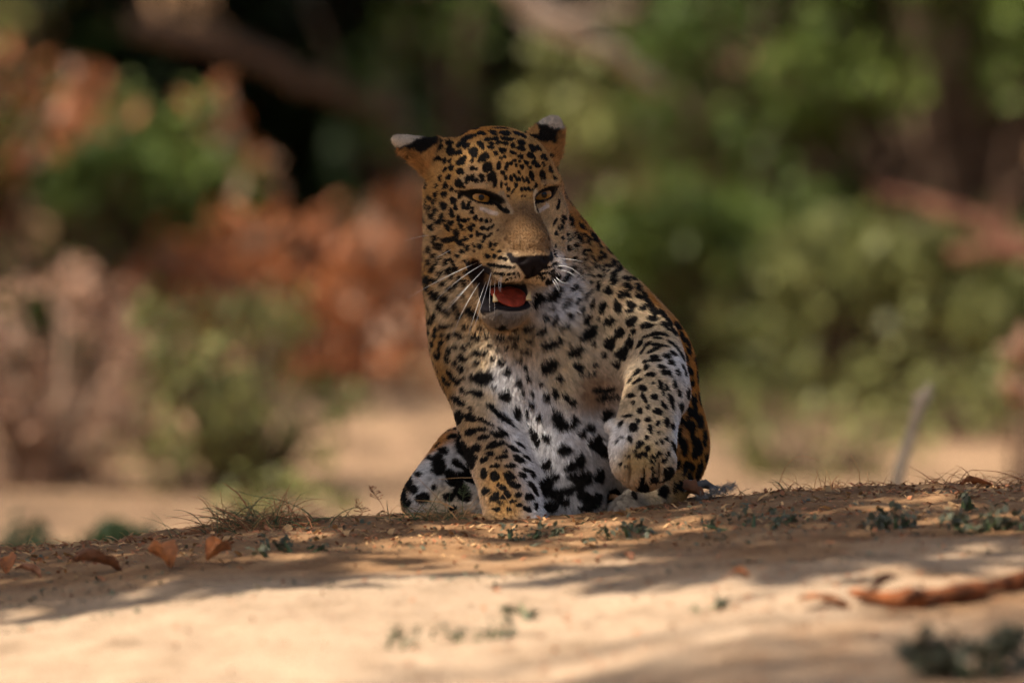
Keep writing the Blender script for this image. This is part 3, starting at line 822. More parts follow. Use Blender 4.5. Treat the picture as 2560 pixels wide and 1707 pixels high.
SPOTS[(1020, 540, 5.227)] = '''645,225,55,32,70;905,235,40,22,80;955,242,22,18,0;830,265,22,22,0;1005,280,30,22,100;1060,262,25,12,-30;1100,235,20,12,-30;1180,185,14,10,0;985,335,18,22,0;375,285,40,28,20;530,320,68,36,5;640,310,75,26,35;690,365,55,26,25;765,300,35,28,70;730,318,30,16,0;430,375,50,22,20;350,350,25,18,90;375,400,30,18,90;285,440,45,30,110;430,430,40,20,0;785,420,45,30,110;865,385,35,16,60;945,400,36,34,0;1080,380,40,22,100;1150,375,24,22,0;1285,298,28,28,0;1110,437,18,15,0;1205,460,22,18,0;1325,350,12,12,0;720,470,30,30,70;870,455,20,12,80;350,520,30,30,0;290,600,35,28,110;440,535,28,15,100;500,490,28,14,60;555,475,30,16,60;515,600,45,26,110;570,560,20,18,0;400,610,26,28,0;340,690,60,36,-50;610,610,50,20,60;650,690,50,28,60;560,700,48,36,-45;440,740,40,28,100;595,775,45,32,70;660,520,40,14,30;740,590,20,10,70;1045,520,40,28,25;1135,525,28,28,0;1210,545,28,22,20;1268,562,28,22,20;1080,635,45,22,10;1150,645,40,24,8;1215,655,35,22,8;1270,662,30,20,0;1330,670,25,18,0;1385,672,14,12,0;1160,745,45,16,10;1235,760,32,20,5;1320,765,30,18,0;1388,750,20,16,0;1445,745,12,10,0;1350,810,14,10,-10;1410,800,12,8,0;1300,830,22,12,0;1450,775,10,8,0;235,690,30,14,100;265,840,60,60,0;270,935,38,38,0;395,830,30,32,0;485,875,40,32,0;575,940,35,35,0;645,890,42,26,70;700,810,35,25,90;765,860,45,30,90;780,740,40,25,0;355,1020,65,55,70;470,1055,90,45,15;270,1150,45,28,90;200,1060,55,14,85;340,1285,42,38,0;450,1175,50,45,30;545,1235,60,45,40;640,1170,65,40,60;700,1270,60,40,80;750,1050,55,22,45;840,1220,62,50,20;915,1280,40,40,0;455,1410,40,28,30;525,1410,25,22,0;600,1400,20,16,0;775,1415,48,20,0;965,1435,35,22,10;1215,1460,80,28,0;1375,1455,40,22,0;280,1470,38,28,90;380,1460,35,24,70;460,1540,30,22,0;355,1530,28,22,0;655,1520,55,28,20;880,1550,80,26,5;1050,1530,40,34,0;230,1290,40,20,90;245,1350,30,24,0;310,1350,40,22,60'''
SPOTS[(1240, 520, 5.227)] = '''620,785,20,14,-15;670,770,30,18,-20;725,750,30,18,-20;775,725,25,18,-25;520,855,25,16,0;570,860,28,16,0;630,850,40,16,-5;700,835,40,16,-20;750,810,25,14,-30;540,905,14,12,0;580,910,12,10,0;625,915,30,16,-25;690,395,28,18,90;700,660,24,18,90;735,640,22,16,90;770,610,24,14,90;775,505,20,14,90;750,560,14,10,90;690,525,16,10,90;785,335,34,20,80;825,275,32,14,60;860,250,35,14,60;910,345,34,18,65;870,395,26,18,60;930,425,22,18,50;990,385,30,16,70;930,535,45,30,45;1025,555,24,20,30;890,660,32,34,0;1015,670,28,34,0;1090,710,24,24,0;1180,440,38,28,0;1040,490,35,20,45;1095,450,30,24,0;1150,555,25,20,0;1210,545,25,25,0;1130,600,25,20,0;1245,620,25,28,0;1345,625,42,32,10;1335,550,35,22,60;1150,665,30,20,20;1280,680,24,20,0;1150,770,38,18,90;1225,780,24,18,0;1250,710,24,18,0;1280,760,20,18,0;1325,735,22,20,0;1390,735,28,24,0;1455,740,32,34,0;1080,830,40,20,90;1195,865,26,24,0;1255,880,24,24,0;1330,885,26,28,0;1390,890,24,30,0;1360,805,34,22,20;1425,825,34,22,35;1520,875,45,30,20;1545,815,30,35,0;1505,720,25,35,0;985,800,50,34,-50;920,870,55,45,-50;800,905,55,40,-45;860,935,50,35,-40;700,965,60,32,-35;820,770,25,14,-20;1065,890,26,24,0;1120,940,18,26,0;1215,980,25,32,0;1000,1045,55,32,-60;1080,1070,22,26,0;1160,1145,40,24,-50;1230,1085,32,26,-60;1325,1020,65,28,90;1455,1070,62,50,30;1510,955,58,40,25;530,1190,95,65,-55;740,1110,110,70,-45;915,1205,60,30,-55;1035,1215,60,25,-50;840,1275,32,28,0;705,1280,35,26,0;1260,1235,68,34,100;1385,1280,80,45,105;1560,1260,75,35,90;1085,1325,75,32,-60;930,1380,40,38,0;640,1400,40,45,0;760,1400,38,36,0;740,1475,45,35,0;870,1525,90,28,-25;1170,1440,80,55,-55;1325,1435,24,24,0;1470,1465,80,55,-25;420,1530,90,26,-28;890,130,45,20,40;960,150,60,25,45;980,230,40,25,45;1110,240,60,28,40;1240,330,60,26,45;1050,350,60,25,35;1150,350,50,18,25;1195,385,70,16,25;1080,400,45,22,35;870,180,40,18,60;1290,400,45,20,50;1440,540,60,24,45;1330,480,35,20,45;1400,600,35,20,45'''
SPOTS[(1480, 760, 4.9)] = '''120,45,55,38,105;310,40,60,42,80;480,20,45,25,40;610,35,38,35,0;455,75,35,22,0;730,50,50,24,40;770,90,45,22,45;65,170,22,20,0;475,200,70,52,-30;735,165,50,30,20;660,260,80,36,-5;20,300,40,50,0;335,345,65,55,-45;215,470,80,70,-60;20,470,22,28,0;490,340,50,22,-45;465,470,55,45,90;390,595,75,75,0;135,610,30,30,0;310,725,65,40,0;30,735,25,22,0;735,370,105,20,-12;850,365,70,14,20;585,480,60,20,-55;670,490,60,16,-40;790,415,55,14,5;810,500,90,17,8;960,480,70,16,35;745,560,80,18,-25;620,560,60,12,-60;980,600,50,22,20;900,635,45,25,20;755,640,50,22,5;760,685,65,18,0;955,710,42,28,20;650,700,40,12,-20;1040,550,60,12,45;1090,620,70,14,60;655,775,40,26,-60;555,830,50,20,-45;840,765,48,22,15;870,830,45,32,30;940,850,40,24,70;710,862,60,26,-5;1040,830,45,18,75;1120,800,70,12,70;555,940,60,16,-35;480,920,45,12,-60;620,1025,50,34,30;740,965,15,15,0;825,985,50,28,85;905,1020,40,22,80;865,1070,45,16,75;1000,970,55,20,75;1060,1080,45,20,75;480,1115,35,22,0;635,1145,60,22,65;755,1132,40,32,0;510,1205,18,22,0;375,1165,18,14,-50;955,1150,50,32,60;870,1235,55,22,65;975,1230,70,18,75;680,1255,20,26,0;580,1300,32,32,0;795,1310,58,30,20;440,1365,45,12,-5;560,1420,30,22,40;675,1408,34,30,0;795,1455,24,32,0;900,1445,55,28,70;505,1505,40,48,0;705,1520,28,45,0;360,1460,40,18,-60;980,1490,40,18,85;1170,560,60,22,65;1250,680,70,22,75;1190,800,60,24,70;1280,870,100,25,80;1215,950,45,25,85;1310,960,60,24,85;1370,880,70,20,80;1175,1080,60,28,85;1240,1170,95,32,85;1300,1130,80,24,85;1375,1150,130,24,88;1100,1260,70,35,80;1175,1310,75,26,85;1245,1280,70,28,85;1075,1420,60,32,85;1155,1440,60,32,85;1220,1500,80,32,85;1310,1420,90,32,85;1385,1440,120,18,88;1060,1540,30,24,0;1000,340,50,24,50;1100,420,40,20,60;1160,450,50,18,60;1020,260,45,28,40;1140,640,60,14,70'''
SPOTS[(1440, 980, 4.3556)] = '''600,35,38,22,0;735,55,45,22,65;840,45,42,28,0;625,110,16,20,0;1020,75,45,25,75;950,145,45,18,70;775,160,20,22,0;690,195,32,28,0;885,200,55,25,20;565,255,45,12,-5;670,305,28,18,45;775,290,34,26,0;880,335,22,30,0;975,320,50,26,75;625,375,45,45,0;800,395,45,25,85;490,340,35,14,-60;890,440,16,22,0;1045,365,35,16,90;500,485,22,14,0;585,500,35,24,80;765,490,24,24,0;925,525,32,16,70;975,495,24,22,0;455,520,20,12,0;685,565,55,30,-45;775,605,35,25,80;870,545,18,16,0;560,690,30,12,0;680,685,35,25,0;640,640,25,14,0;745,670,40,25,20;855,690,45,22,-10;910,660,22,22,0;995,665,26,24,0;835,745,40,24,10;960,730,40,24,-50;480,775,18,20,0;820,820,14,20,0;835,880,35,16,-60;750,890,30,18,-20;540,800,20,10,0;1150,180,50,28,80;1220,210,60,24,85;1275,210,75,30,85;1390,120,110,24,88;1130,290,50,24,85;1200,340,55,24,85;1255,420,120,30,88;1335,300,75,40,80;1390,470,100,20,88;1110,480,80,30,80;1165,580,105,42,85;1070,600,70,20,75;1310,600,120,55,95;1415,700,50,28,85;1095,780,60,35,-60;1190,790,70,35,-60;1255,810,55,28,100;1030,890,60,55,-50;1340,830,100,32,-75;1225,920,55,32,-80;1160,870,45,25,-70;880,950,55,30,-30;1140,1010,60,42,90;945,1075,60,65,0;1075,1040,60,28,90;1270,1000,60,22,-65;730,1060,75,45,0;1320,930,60,20,-65;200,530,85,75,-45;290,620,70,80,-60;50,430,45,55,0;150,370,50,55,-60;330,240,85,55,-50;40,730,85,50,90;100,920,75,75,0;245,900,80,60,90;190,1170,110,75,-40;400,1130,80,80,0;30,1010,60,70,0;110,1250,80,40,0;630,1110,50,30,90'''
SPOTS[(980, 1000, 4.9)] = '''860,20,45,25,20;1215,65,55,28,45;980,95,30,16,40;810,190,75,45,80;965,205,70,45,20;1090,225,60,18,20;1200,280,55,16,30;1310,180,70,26,45;1400,240,100,22,40;1525,130,90,40,92;1810,185,50,30,60;1720,20,45,30,75;1650,120,50,16,85;1740,420,130,50,60;1890,430,70,35,60;960,380,70,40,-20;1100,345,75,20,0;1120,445,75,25,-15;1290,410,85,35,20;1360,380,80,20,40;830,400,60,25,60;1265,535,115,38,-18;1030,580,60,45,-20;1480,580,90,20,30;1570,540,70,14,35;1200,650,50,24,0;1345,690,75,22,-5;1550,715,70,36,30;1380,620,30,16,-20;1640,690,60,14,45;1130,720,55,30,-30;1265,800,55,24,-10;1445,795,65,28,0;1130,890,40,60,0;1420,920,50,50,40;1470,940,40,25,0;1260,930,50,60,0;1595,910,55,30,15;1720,900,50,22,55;1640,850,50,20,20;1500,1030,75,35,20;1340,1060,60,35,30;1710,1040,80,25,45;1750,1110,70,16,60;1545,1155,45,26,0;1680,1180,50,40,20;1400,1160,60,40,-40;1150,1110,55,45,0;1260,1180,60,45,-50;1480,1230,40,18,0;1660,1330,50,30,30;1330,1250,40,20,0;1760,1290,45,25,90;1280,1330,50,20,0;1440,1330,45,18,0;1560,1280,35,20,0;580,780,130,75,90;640,620,60,45,0;745,960,120,85,70;380,1190,80,60,0;520,1060,32,35,0;860,560,120,65,70;960,740,90,50,85;930,900,90,60,90;850,1100,90,70,0;700,1180,70,50,0;290,1080,45,40,0;220,1000,90,40,95;100,1090,50,30,90;180,1250,50,50,0;340,900,45,30,10;250,740,70,40,-50;350,620,60,25,-50;460,560,60,25,-50;600,440,80,35,-40;750,340,60,40,-20;360,690,60,30,-30;480,700,35,25,0;180,900,60,30,-70;420,640,50,18,0'''
SPOTS[(1040, 780, 5.6)] = '''255,35,45,42,0;130,20,25,40,0;180,90,45,22,60;235,110,28,25,0;390,180,50,30,35;455,170,28,24,0;300,215,34,20,50;190,230,32,26,70;530,160,20,18,0;275,300,38,24,75;385,300,28,20,80;465,325,40,25,95;610,305,75,34,20;720,185,48,26,5;840,320,80,42,12;915,195,42,26,25;1010,290,42,36,0;1195,215,80,32,0;1370,220,50,24,0;1185,330,65,25,5;1375,325,75,28,0;1555,190,85,30,-25;1740,240,95,32,-25;1580,360,58,25,-10;240,400,50,30,55;360,405,35,34,0;345,525,60,22,80;555,470,40,28,50;465,525,48,28,90;685,480,50,28,40;765,430,28,26,50;1050,430,34,26,20;1155,480,22,18,0;1265,475,36,32,0;1390,430,45,32,0;1525,510,75,30,-5;900,545,110,42,-5;300,590,55,30,60;445,640,55,28,60;670,620,75,38,25;1085,615,30,28,0;1210,660,50,42,0;860,680,45,28,0;550,690,35,32,30;635,770,65,35,40;1440,630,60,25,10;940,870,160,75,-5;930,930,90,60,-10;1290,805,52,48,-30;1520,740,40,35,40;1565,890,60,30,65;1440,945,62,32,70;480,850,70,30,50;560,930,85,45,40;690,905,25,25,0;400,920,60,25,70;450,980,50,25,50;1095,1015,26,24,0;1135,990,16,14,0;680,1090,55,22,55;850,1115,105,45,20;1250,1145,82,82,0;1480,1095,40,32,90;1615,1095,45,22,65;1735,970,22,28,0;560,1190,90,38,40;640,1250,60,20,40;780,1345,45,20,40;1055,1305,70,30,45;1620,1255,48,40,60;1400,1380,95,42,95;1200,1440,140,36,38;770,1465,75,55,10;600,1450,60,50,60;930,1500,90,25,25;1725,1435,50,40,60;1550,1390,80,22,85'''
SPOTS[(960, 740, 2.613)] = '''1085,295,75,28,-22;1325,235,72,38,-30;1240,345,52,34,-20;1080,430,58,40,-10;1060,470,35,25,0;1265,448,42,30,35;1365,305,15,15,0;1195,290,12,12,0;1140,520,22,22,0;1115,620,36,22,80;1062,640,38,20,70;1185,650,38,18,65;1228,680,24,24,0;1430,380,16,18,0;960,615,22,14,60;1145,800,80,38,60;1235,815,48,22,-75;1175,985,40,40,0;1060,905,40,22,50;1220,1100,50,35,-40;1270,1050,45,30,90;1060,1090,40,34,0;1100,1170,44,30,-20;1130,1290,46,40,0;1250,1170,60,26,-10;1040,1230,45,70,0;1090,1370,55,35,0;1210,1260,50,32,-20;1300,1300,45,30,10;1180,1340,36,28,0;1430,605,75,22,-5;1450,655,80,16,-8;1330,500,60,10,-10'''  # lowest middle spots also paint in the shade under the belly

SPOTS[(1240, 480, 3.733)] = '''1200,805,35,20,25;1215,880,42,24,30;1130,700,30,30,0;1310,880,35,30,45;1320,965,42,20,30;1200,945,45,25,35;1150,950,25,30,0;1255,1050,48,28,40;1360,1070,34,30,0;1235,1100,32,18,0;1430,1060,50,20,50;1400,1010,40,18,50;1450,1175,45,25,15;1370,950,30,16,45;1450,1120,45,20,50;1540,1130,45,20,55;1600,1200,50,22,55;1680,1240,45,28,40;1560,1240,50,18,50;1720,1330,45,20,60;1780,1400,50,20,60;1640,1290,45,16,50;1260,800,30,18,40;1180,640,28,20,40;1080,640,26,20,30'''
SPOTS[(980, 1000, 4.9)] += ';900,650,150,60,75;980,900,160,60,85;830,1010,70,50,30;900,1180,80,50,0;150,1150,90,30,95;140,1000,80,25,100'
sp_list = []
XW, ZW = np.array([1.0, 0, 0]), np.array([0, 0, 1.0])
for (ou, ov, k), txt in SPOTS.items():
    gs, ga = (1.04, 0.9) if k in (5.227, 2.613, 4.3556) else (1.10, 1.1)
    for it in txt.split(';'):
        x, y, a, b, ang = map(float, it.split(','))
        (loc, nor, i, dd), d = cast(ou + x / k, ov + y / k)
        if loc is None: continue
        n = np.array(nor)
        if n @ d > 0: n = -n
        dn = min(d @ n, -0.3)
        an = math.radians(ang)
        t1 = math.cos(an) * XW - math.sin(an) * ZW
        t2 = -math.sin(an) * XW - math.cos(an) * ZW
        t1 = t1 - d * (t1 @ n) / dn
        t2 = t2 - d * (t2 @ n) / dn
        sp_list.append((np.array(loc), n, t1 * (gs * a / k + ga) * S, t2 * (gs * b / k + ga) * S, random.random() * 9))
front_pts = np.array([q[0] for q in sp_list])

def wob(P, f, ph=0.0):
    """cheap smooth 3-D noise"""
    x, y, z = P[:, 0] * f, P[:, 1] * f, P[:, 2] * f
    return (np.sin(x * 1.0 + 1.7 * np.sin(y * 0.9 + ph)) + np.sin(y * 1.1 + 1.5 * np.sin(z * 1.2 + ph * 1.3 + 2)) + np.sin(z * 0.95 + 1.6 * np.sin(x * 1.05 + ph * 0.7 + 4))) / 3

# random spots for the sides the photograph does not show
_cen = to_world(VB[QB].mean(1))
_nor = np.array([0.0] * (3 * len(QB)), dtype=np.float32)
body_me.polygons.foreach_get('normal', _nor); _nor = _nor.reshape(-1, 3)
order = rng.permutation(len(QB))[:9000]
kept = list(front_pts); keptA = np.array(kept)
gridp = {}
CELL = 0.024
def gkey(p): return tuple(np.floor(p / CELL).astype(int))
for p in kept: gridp.setdefault(gkey(p), []).append(p)
for j in order:
    p = _cen[j]; kx, ky, kz = gkey(p); ok = True
    loc = to_local(body_px(p))
    if loc[2] > 30: continue
    for a in (-1, 0, 1):
        for b in (-1, 0, 1):
            for c in (-1, 0, 1):
                for q in gridp.get((kx + a, ky + b, kz + c), ()):
                    if np.sum((p - q) ** 2) < 0.021 ** 2: ok = False
    vd = p - CAM_P; vd /= np.linalg.norm(vd)
    if not ok or loc[2] > -60 and _nor[j] @ vd < 0.08: continue
    gridp.setdefault((kx, ky, kz), []).append(p)
    n = _nor[j].astype(float); t1 = np.cross(n, [0.3, 0.9, 0.2]); t1 /= np.linalg.norm(t1) + 1e-9; t2 = np.cross(n, t1)
    r0 = rng.uniform(0.006, 0.0105)
    sp_list.append((p, n, t1 * r0 * rng.uniform(0.8, 1.4), t2 * r0 * rng.uniform(0.7, 1.0), rng.random() * 9))

def seg_d(x, y, a, b):
    ax, ay = a; bx, by = b
    dx, dy = bx - ax, by - ay
    t = np.clip(((x - ax) * dx + (y - ay) * dy) / (dx * dx + dy * dy), 0, 1)
    return np.hypot(x - ax - t * dx, y - ay - t * dy)
def sst(e0, e1, x):
    t = np.clip((x - e0) / (e1 - e0), 0, 1); return t * t * (3 - 2 * t)

BLACK = np.array([0.0075, 0.006, 0.005])
def coat(P3, Nn):
    """albedo, hair length (m) and bare-skin mask for world points on the hide"""
    P = body_px(P3); n = len(P)
    col = np.zeros((n, 3)); ln = np.zeros(n); wt = np.zeros(n)
    zcl = np.column_stack([zc, zl]).astype(np.float32)
    zpf = zp.astype(np.float32); z2 = (zpf ** 2).sum(1)
    for i0 in range(0, n, 40000):
        q = P[i0:i0 + 40000].astype(np.float32)
        d2 = np.maximum((q ** 2).sum(1)[:, None] + z2[None] - 2 * q @ zpf.T, 0) + 500.0
        w = 1.0 / (d2 * d2); w /= w.sum(1)[:, None]
        r_ = w @ zcl
        col[i0:i0 + 40000] = r_[:, :3]; ln[i0:i0 + 40000] = r_[:, 3]
    col *= (1 + 0.10 * wob(P, 0.06) + 0.08 * wob(P, 0.21, 3))[:, None]
    # spots
    dark = np.zeros(n)
    jig = 0.11 * wob(P, 0.35, 1) + 0.06 * wob(P, 0.9, 5)
    order_x = np.argsort(P3[:, 0]); xs_ = P3[order_x, 0]
    for c, nn, t1, t2, ph in sp_list:
        R = 1.35 * max(np.linalg.norm(t1), np.linalg.norm(t2))
        m = order_x[np.searchsorted(xs_, c[0] - R):np.searchsorted(xs_, c[0] + R)]
        m = m[np.abs(P3[m, 2] - c[2]) < R]
        m = m[np.abs(P3[m, 1] - c[1]) < R]
        if not len(m): continue
        q = P3[m] - c
        h = q @ nn
        g11, g22, g12 = t1 @ t1, t2 @ t2, t1 @ t2
        a, b = q @ t1, q @ t2
        det = g11 * g22 - g12 * g12 + 1e-18
        x, y = (a * g22 - b * g12) / det, (b * g11 - a * g12) / det
        r = np.sqrt(x * x + y * y) + jig[m] + 0.08 * np.sin(3 * np.arctan2(y, x) + ph)
        s_ = sst(1.05, 0.93, r) * (np.abs(h) < R) * ((Nn[m] @ nn) > 0.15)
        dark[m] = np.maximum(dark[m], s_)
    # thin brown edge inside larger orange rosettes is left to hair overlap
    col = col * (1 - dark[:, None]) + (BLACK * 1.3) * dark[:, None]
    # --- head markings in head-local coordinates
    L = to_local(P); x, y, z = L[:, 0], L[:, 1], L[:, 2]
    skin = np.zeros(n)
    def paint(mask, c, k=1.0):
        nonlocal col
        mask = (mask * k)[:, None]
        col = col * (1 - mask) + np.array(c) * mask
    face = sst(0, 30, z)
    br = face * sst(72, 36, np.abs(x) + 0.12 * (y + 60)) * sst(-5, -60, y) * sst(-150, -118, y) * (0.85 + 0.3 * wob(P, 0.16, 2))
    paint(np.clip(br, 0, 1), (0.17, 0.092, 0.040), 1.0)
    for sg in (-1, 1):
        X = x * sg
        paint(face * sst(8, 2, seg_d(X, y, (88, -24), (58, -36))), W, 0.5)
        paint(face * sst(11, 4, seg_d(X, y, (46, 12), (36, -30))), (0.30, 0.22, 0.14) if sg < 0 else C, 0.9)
        paint(face * sst(9, 4, seg_d(X, y, (70, 36), (118, 32))), B, 0.7)
        ca, sa = math.cos(math.radians(17)), math.sin(math.radians(17))
        ex = (X - 82) * ca + (y - 5) * sa; ey = -(X - 82) * sa + (y - 5) * ca
        rim = np.sqrt((ex / 46) ** 2 + (ey / 18.5) ** 2)
        paint(face * sst(1.06, 0.92, rim), BLACK)
        skin = np.maximum(skin, face * sst(1.0, 0.85, rim))
        paint(face * sst(8, 5, seg_d(X, y, (50, -10), (42, -30))), BLACK)
        paint(face * sst(7, 4, seg_d(X, y, (120, 16), (140, 18))), BLACK)
    # nose leather
    fr = sst(110, 124, z)
    half = np.where(y > -172, 58 - 0.10 * (-140 - y) ** 1.25 * 0.55, 58)
    half = 57 - 0.9 * np.clip(-146 - y, 0, None)
    nm = fr * sst(-133, -139, y + 0.06 * np.abs(x)) * sst(0, -5, np.abs(x) - np.maximum(half, 7)) * sst(-216, -208, y)
    paint(nm, (0.012, 0.009, 0.009)); skin = np.maximum(skin, nm)
    # wing of the nostril, curling up the side
    for sg in (-1, 1):
        w_ = fr * sst(9, 5, seg_d(x * sg, y, (51, -150), (55, -136))); paint(w_, (0.012, 0.009, 0.009)); skin = np.maximum(skin, w_)
    # mouth: black lips and gum, dark red inside
    lv = np.full(n, 9.0)
    for c, r, R in MOUTH:
        q = (L - np.array(c)) @ R
        lv = np.minimum(lv, np.sqrt((q[:, 0] / r[0]) ** 2 + (q[:, 1] / r[1]) ** 2 + (q[:, 2] / r[2]) ** 2))
    g = np.array([-108, -158, 76.0]); h_ = np.array([-92, -230, 92.0]); t = np.clip(((L - g) @ (h_ - g)) / ((h_ - g) @ (h_ - g)), 0, 1)
    dc = np.linalg.norm(L - g - t[:, None] * (h_ - g), axis=1) / (20 + 16 * t)
    lv = np.minimum(lv, dc)
    low = sst(-205, -215, y)
    lips = np.maximum(sst(1.22, 1.10, lv) * sst(-150, -165, y), sst(1.36, 1.24, lv) * low * sst(20, 40, z)) 
    lips = np.maximum(lips, sst(1.75, 1.5, lv) * sst(-88, -100, x) * sst(-140, -155, y) * sst(0, 25, z))
    lips = np.maximum(lips, sst(1.5, 1.38, lv) * sst(-242, -252, y) * sst(40, 70, z))
    pad = sst(-218, -206, y) * sst(-84, -72, x)          # the whisker pads keep their pale edge
    lips = lips * (1 - 0.95 * pad * sst(0.96, 1.04, lv))
    paint(lips, (0.010, 0.008, 0.009)); skin = np.maximum(skin, lips)
    inn = sst(1.02, 0.95, lv) * sst(95, 60, z)
    paint(inn, (0.03, 0.005, 0.005), 0.7)
    # ears
    for (b_, t_), sg in ((EAR_R, -1), (EAR_L, 1)):
        b_, t_ = np.array(b_, float), np.array(t_, float); ax = t_ - b_; LL = np.linalg.norm(ax); ax = ax / LL
        q = L - b_; f = (q @ ax) / LL
        up = np.array([-ax[1] * sg, ax[0] * sg, 0]) ; side = q @ (up / np.linalg.norm(up)) * 1.0
        rad = np.linalg.norm(q - np.outer(f * LL, ax), axis=1)
        on = sst(0.25, 0.33, f) * sst(85, 70, rad) * (np.abs(x) > 120)
        edge = sst(-26, -10, side + 14 * wob(P, 0.12)) if sg < 0 else sst(30, 12, -side + 6 * wob(P, 0.12))
        paint(on, (0.40, 0.19, 0.06))
        paint(on * edge * sst(0.42, 0.52, f + (0.006 if sg < 0 else 0.003) * side + 0.05 * wob(P, 0.15)), BLACK * 1.2)
        paint(on * edge * sst(0.84, 0.92, f + (0.008 if sg < 0 else 0.002) * side + 0.05 * wob(P, 0.15, 2)), (0.46, 0.385, 0.30))
        ln = np.where(on > 0.5, np.where(edge > 0.5, 6, 20), ln)
    return np.clip(col, 0, 1), ln * S * 0.80, skin

N_V = np.zeros(len(VB) * 3, dtype=np.float32)
body_me.vertices.foreach_get('normal', N_V); N_V = N_V.reshape(-1, 3)
PW = to_world(VB)
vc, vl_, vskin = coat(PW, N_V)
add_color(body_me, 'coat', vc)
sa_ = body_me.attributes.new('skin', 'FLOAT', 'POINT'); sa_.data.foreach_set('value', vskin.astype(np.float32))
m_hide, nt, b = nodes_of('leopard_hide')
at1 = nt.nodes.new('ShaderNodeAttribute'); at1.attribute_name = 'coat'
at2 = nt.nodes.new('ShaderNodeAttribute'); at2.attribute_name = 'skin'
nt.links.new(at1.outputs['Color'], b.inputs['Base Color'])
mr = nt.nodes.new('ShaderNodeMapRange'); mr.inputs['To Min'].default_value = 0.9; mr.inputs['To Max'].default_value = 0.62
nt.links.new(at2.outputs['Fac'], mr.inputs[0]); nt.links.new(mr.outputs[0], b.inputs['Roughness'])
b.inputs['Specular IOR Level'].default_value = 0.07
nz = noise_node(nt, 900, 3); bp = nt.nodes.new('ShaderNodeBump'); bp.inputs['Strength'].default_value = 0.35; bp.inputs['Distance'].default_value = 0.001
nt.links.new(nz.outputs['Fac'], bp.inputs['Height']); nt.links.new(bp.outputs[0], b.inputs['Normal'])
body_me.materials.append(m_hide)

# --- fur: short hairs over the whole hide, coloured by the skin they grow from
NH = 420000
tri = np.concatenate([QB[:, [0, 1, 2]], QB[:, [0, 2, 3]]])
e1, e2 = PW[tri[:, 1]] - PW[tri[:, 0]], PW[tri[:, 2]] - PW[tri[:, 0]]
area = np.linalg.norm(np.cross(e1, e2), axis=1)
tn = N_V[tri[:, 0]]
vdir = PW[tri[:, 0]] - CAM_P; vdir /= np.linalg.norm(vdir, axis=1)[:, None]
wgt = area * np.where((tn * vdir).sum(1) > 0.35, 0.45, 1.0)      # the far side gets a thinner coat
pick = rng.choice(len(tri), NH, p=wgt / wgt.sum())
r1, r2 = np.sqrt(rng.random(NH)), rng.random(NH)
bw = np.stack([1 - r1, r1 * (1 - r2), r1 * r2], 1)
root = np.einsum('ij,ijk->ik', bw, PW[tri[pick]])
nor = np.einsum('ij,ijk->ik', bw, N_V[tri[pick]].astype(float)); nor /= np.linalg.norm(nor, axis=1)[:, None] + 1e-9
hc, hl, hs = coat(root, nor)
keep = (hs < 0.4)
root, nor, hc, hl = root[keep], nor[keep], hc[keep], hl[keep]
Pb = body_px(root); Lc = to_local(Pb)
# direction the coat lies
flow = np.tile(np.array([0.05, 0.45, -0.9]), (len(root), 1))            # down and back along the trunk (world x, y, z)
flow[:, 0] += 0.5 * np.clip((Pb[:, 0] - 1330) / 300, -1, 1)
hd = (Lc - np.array([0, -120, 130.0])); hd[:, 2] -= 40
hd /= np.linalg.norm(hd, axis=1)[:, None] + 1e-9
hdw = hd @ HW.T
wh = sst(-210, -90, Lc[:, 2]) * sst(-330, -250, Lc[:, 1]) * sst(260, 200, np.abs(Lc[:, 0]))
flow = flow * (1 - wh)[:, None] + hdw * wh[:, None]
for i in range(3): flow[:, i] += 0.30 * wob(Pb, 0.05, i * 2.1) + 0.30 * wob(Pb, 0.22, i * 3.3)
flow += rng.normal(0, 0.16, flow.shape)
tg = flow - nor * (flow * nor).sum(1)[:, None]
tg /= np.linalg.norm(tg, axis=1)[:, None] + 1e-9
lift = rng.uniform(0.18, 0.62, len(root))[:, None]
hl = hl * rng.uniform(0.5, 1.25, len(root))
d0 = nor * lift * 1.6 + tg; d0 /= np.linalg.norm(d0, axis=1)[:, None]
d1 = nor * lift * 0.35 + tg; d1 /= np.linalg.norm(d1, axis=1)[:, None]
K = 4
pts = np.zeros((len(root), K, 3))
pts[:, 0] = root - nor * 0.0006
pts[:, 1] = root + d0 * (hl * 0.34)[:, None]
pts[:, 2] = pts[:, 1] + (d0 * 0.4 + d1 * 0.6) * (hl * 0.33)[:, None]
pts[:, 3] = pts[:, 2] + d1 * (hl * 0.33)[:, None] + np.array([0, 0, -1.0]) * (hl * 0.05)[:, None]
# neighbouring hairs gather into small locks that differ a little in tone
CL = 8.0
cell = np.floor(Pb / CL).astype(np.int64)
hsh = (cell[:, 0] * 73856093) ^ (cell[:, 1] * 19349663) ^ (cell[:, 2] * 83492791)
def h01(k): return (((hsh * 1103515245 + k * 12345) >> 8) & 0xffff) / 65535.0
cc = (cell + np.stack([0.2 + 0.6 * h01(1), 0.2 + 0.6 * h01(2), 0.2 + 0.6 * h01(3)], 1)) * CL
pull = to_world(cc) - root
pull -= nor * (pull * nor).sum(1)[:, None]
pts[:, 2] += 0.35 * pull; pts[:, 3] += 0.75 * pull + nor * ((h01(4) - 0.4) * 0.25 * hl)[:, None]
hc = hc * (0.78 + 0.44 * h01(5))[:, None]
hc = hc * (rng.uniform(0.65, 1.3, len(root)) * (1 + 0.18 * wob(Pb, 0.5, 4)))[:, None]
fur = bpy.data.hair_curves.new('fur')
fur.add_curves([K] * len(root))
fur.attributes['position'].data.foreach_set('vector', pts.astype(np.float32).ravel())
ra = fur.attributes.get('radius') or fur.attributes.new('radius', 'FLOAT', 'POINT')
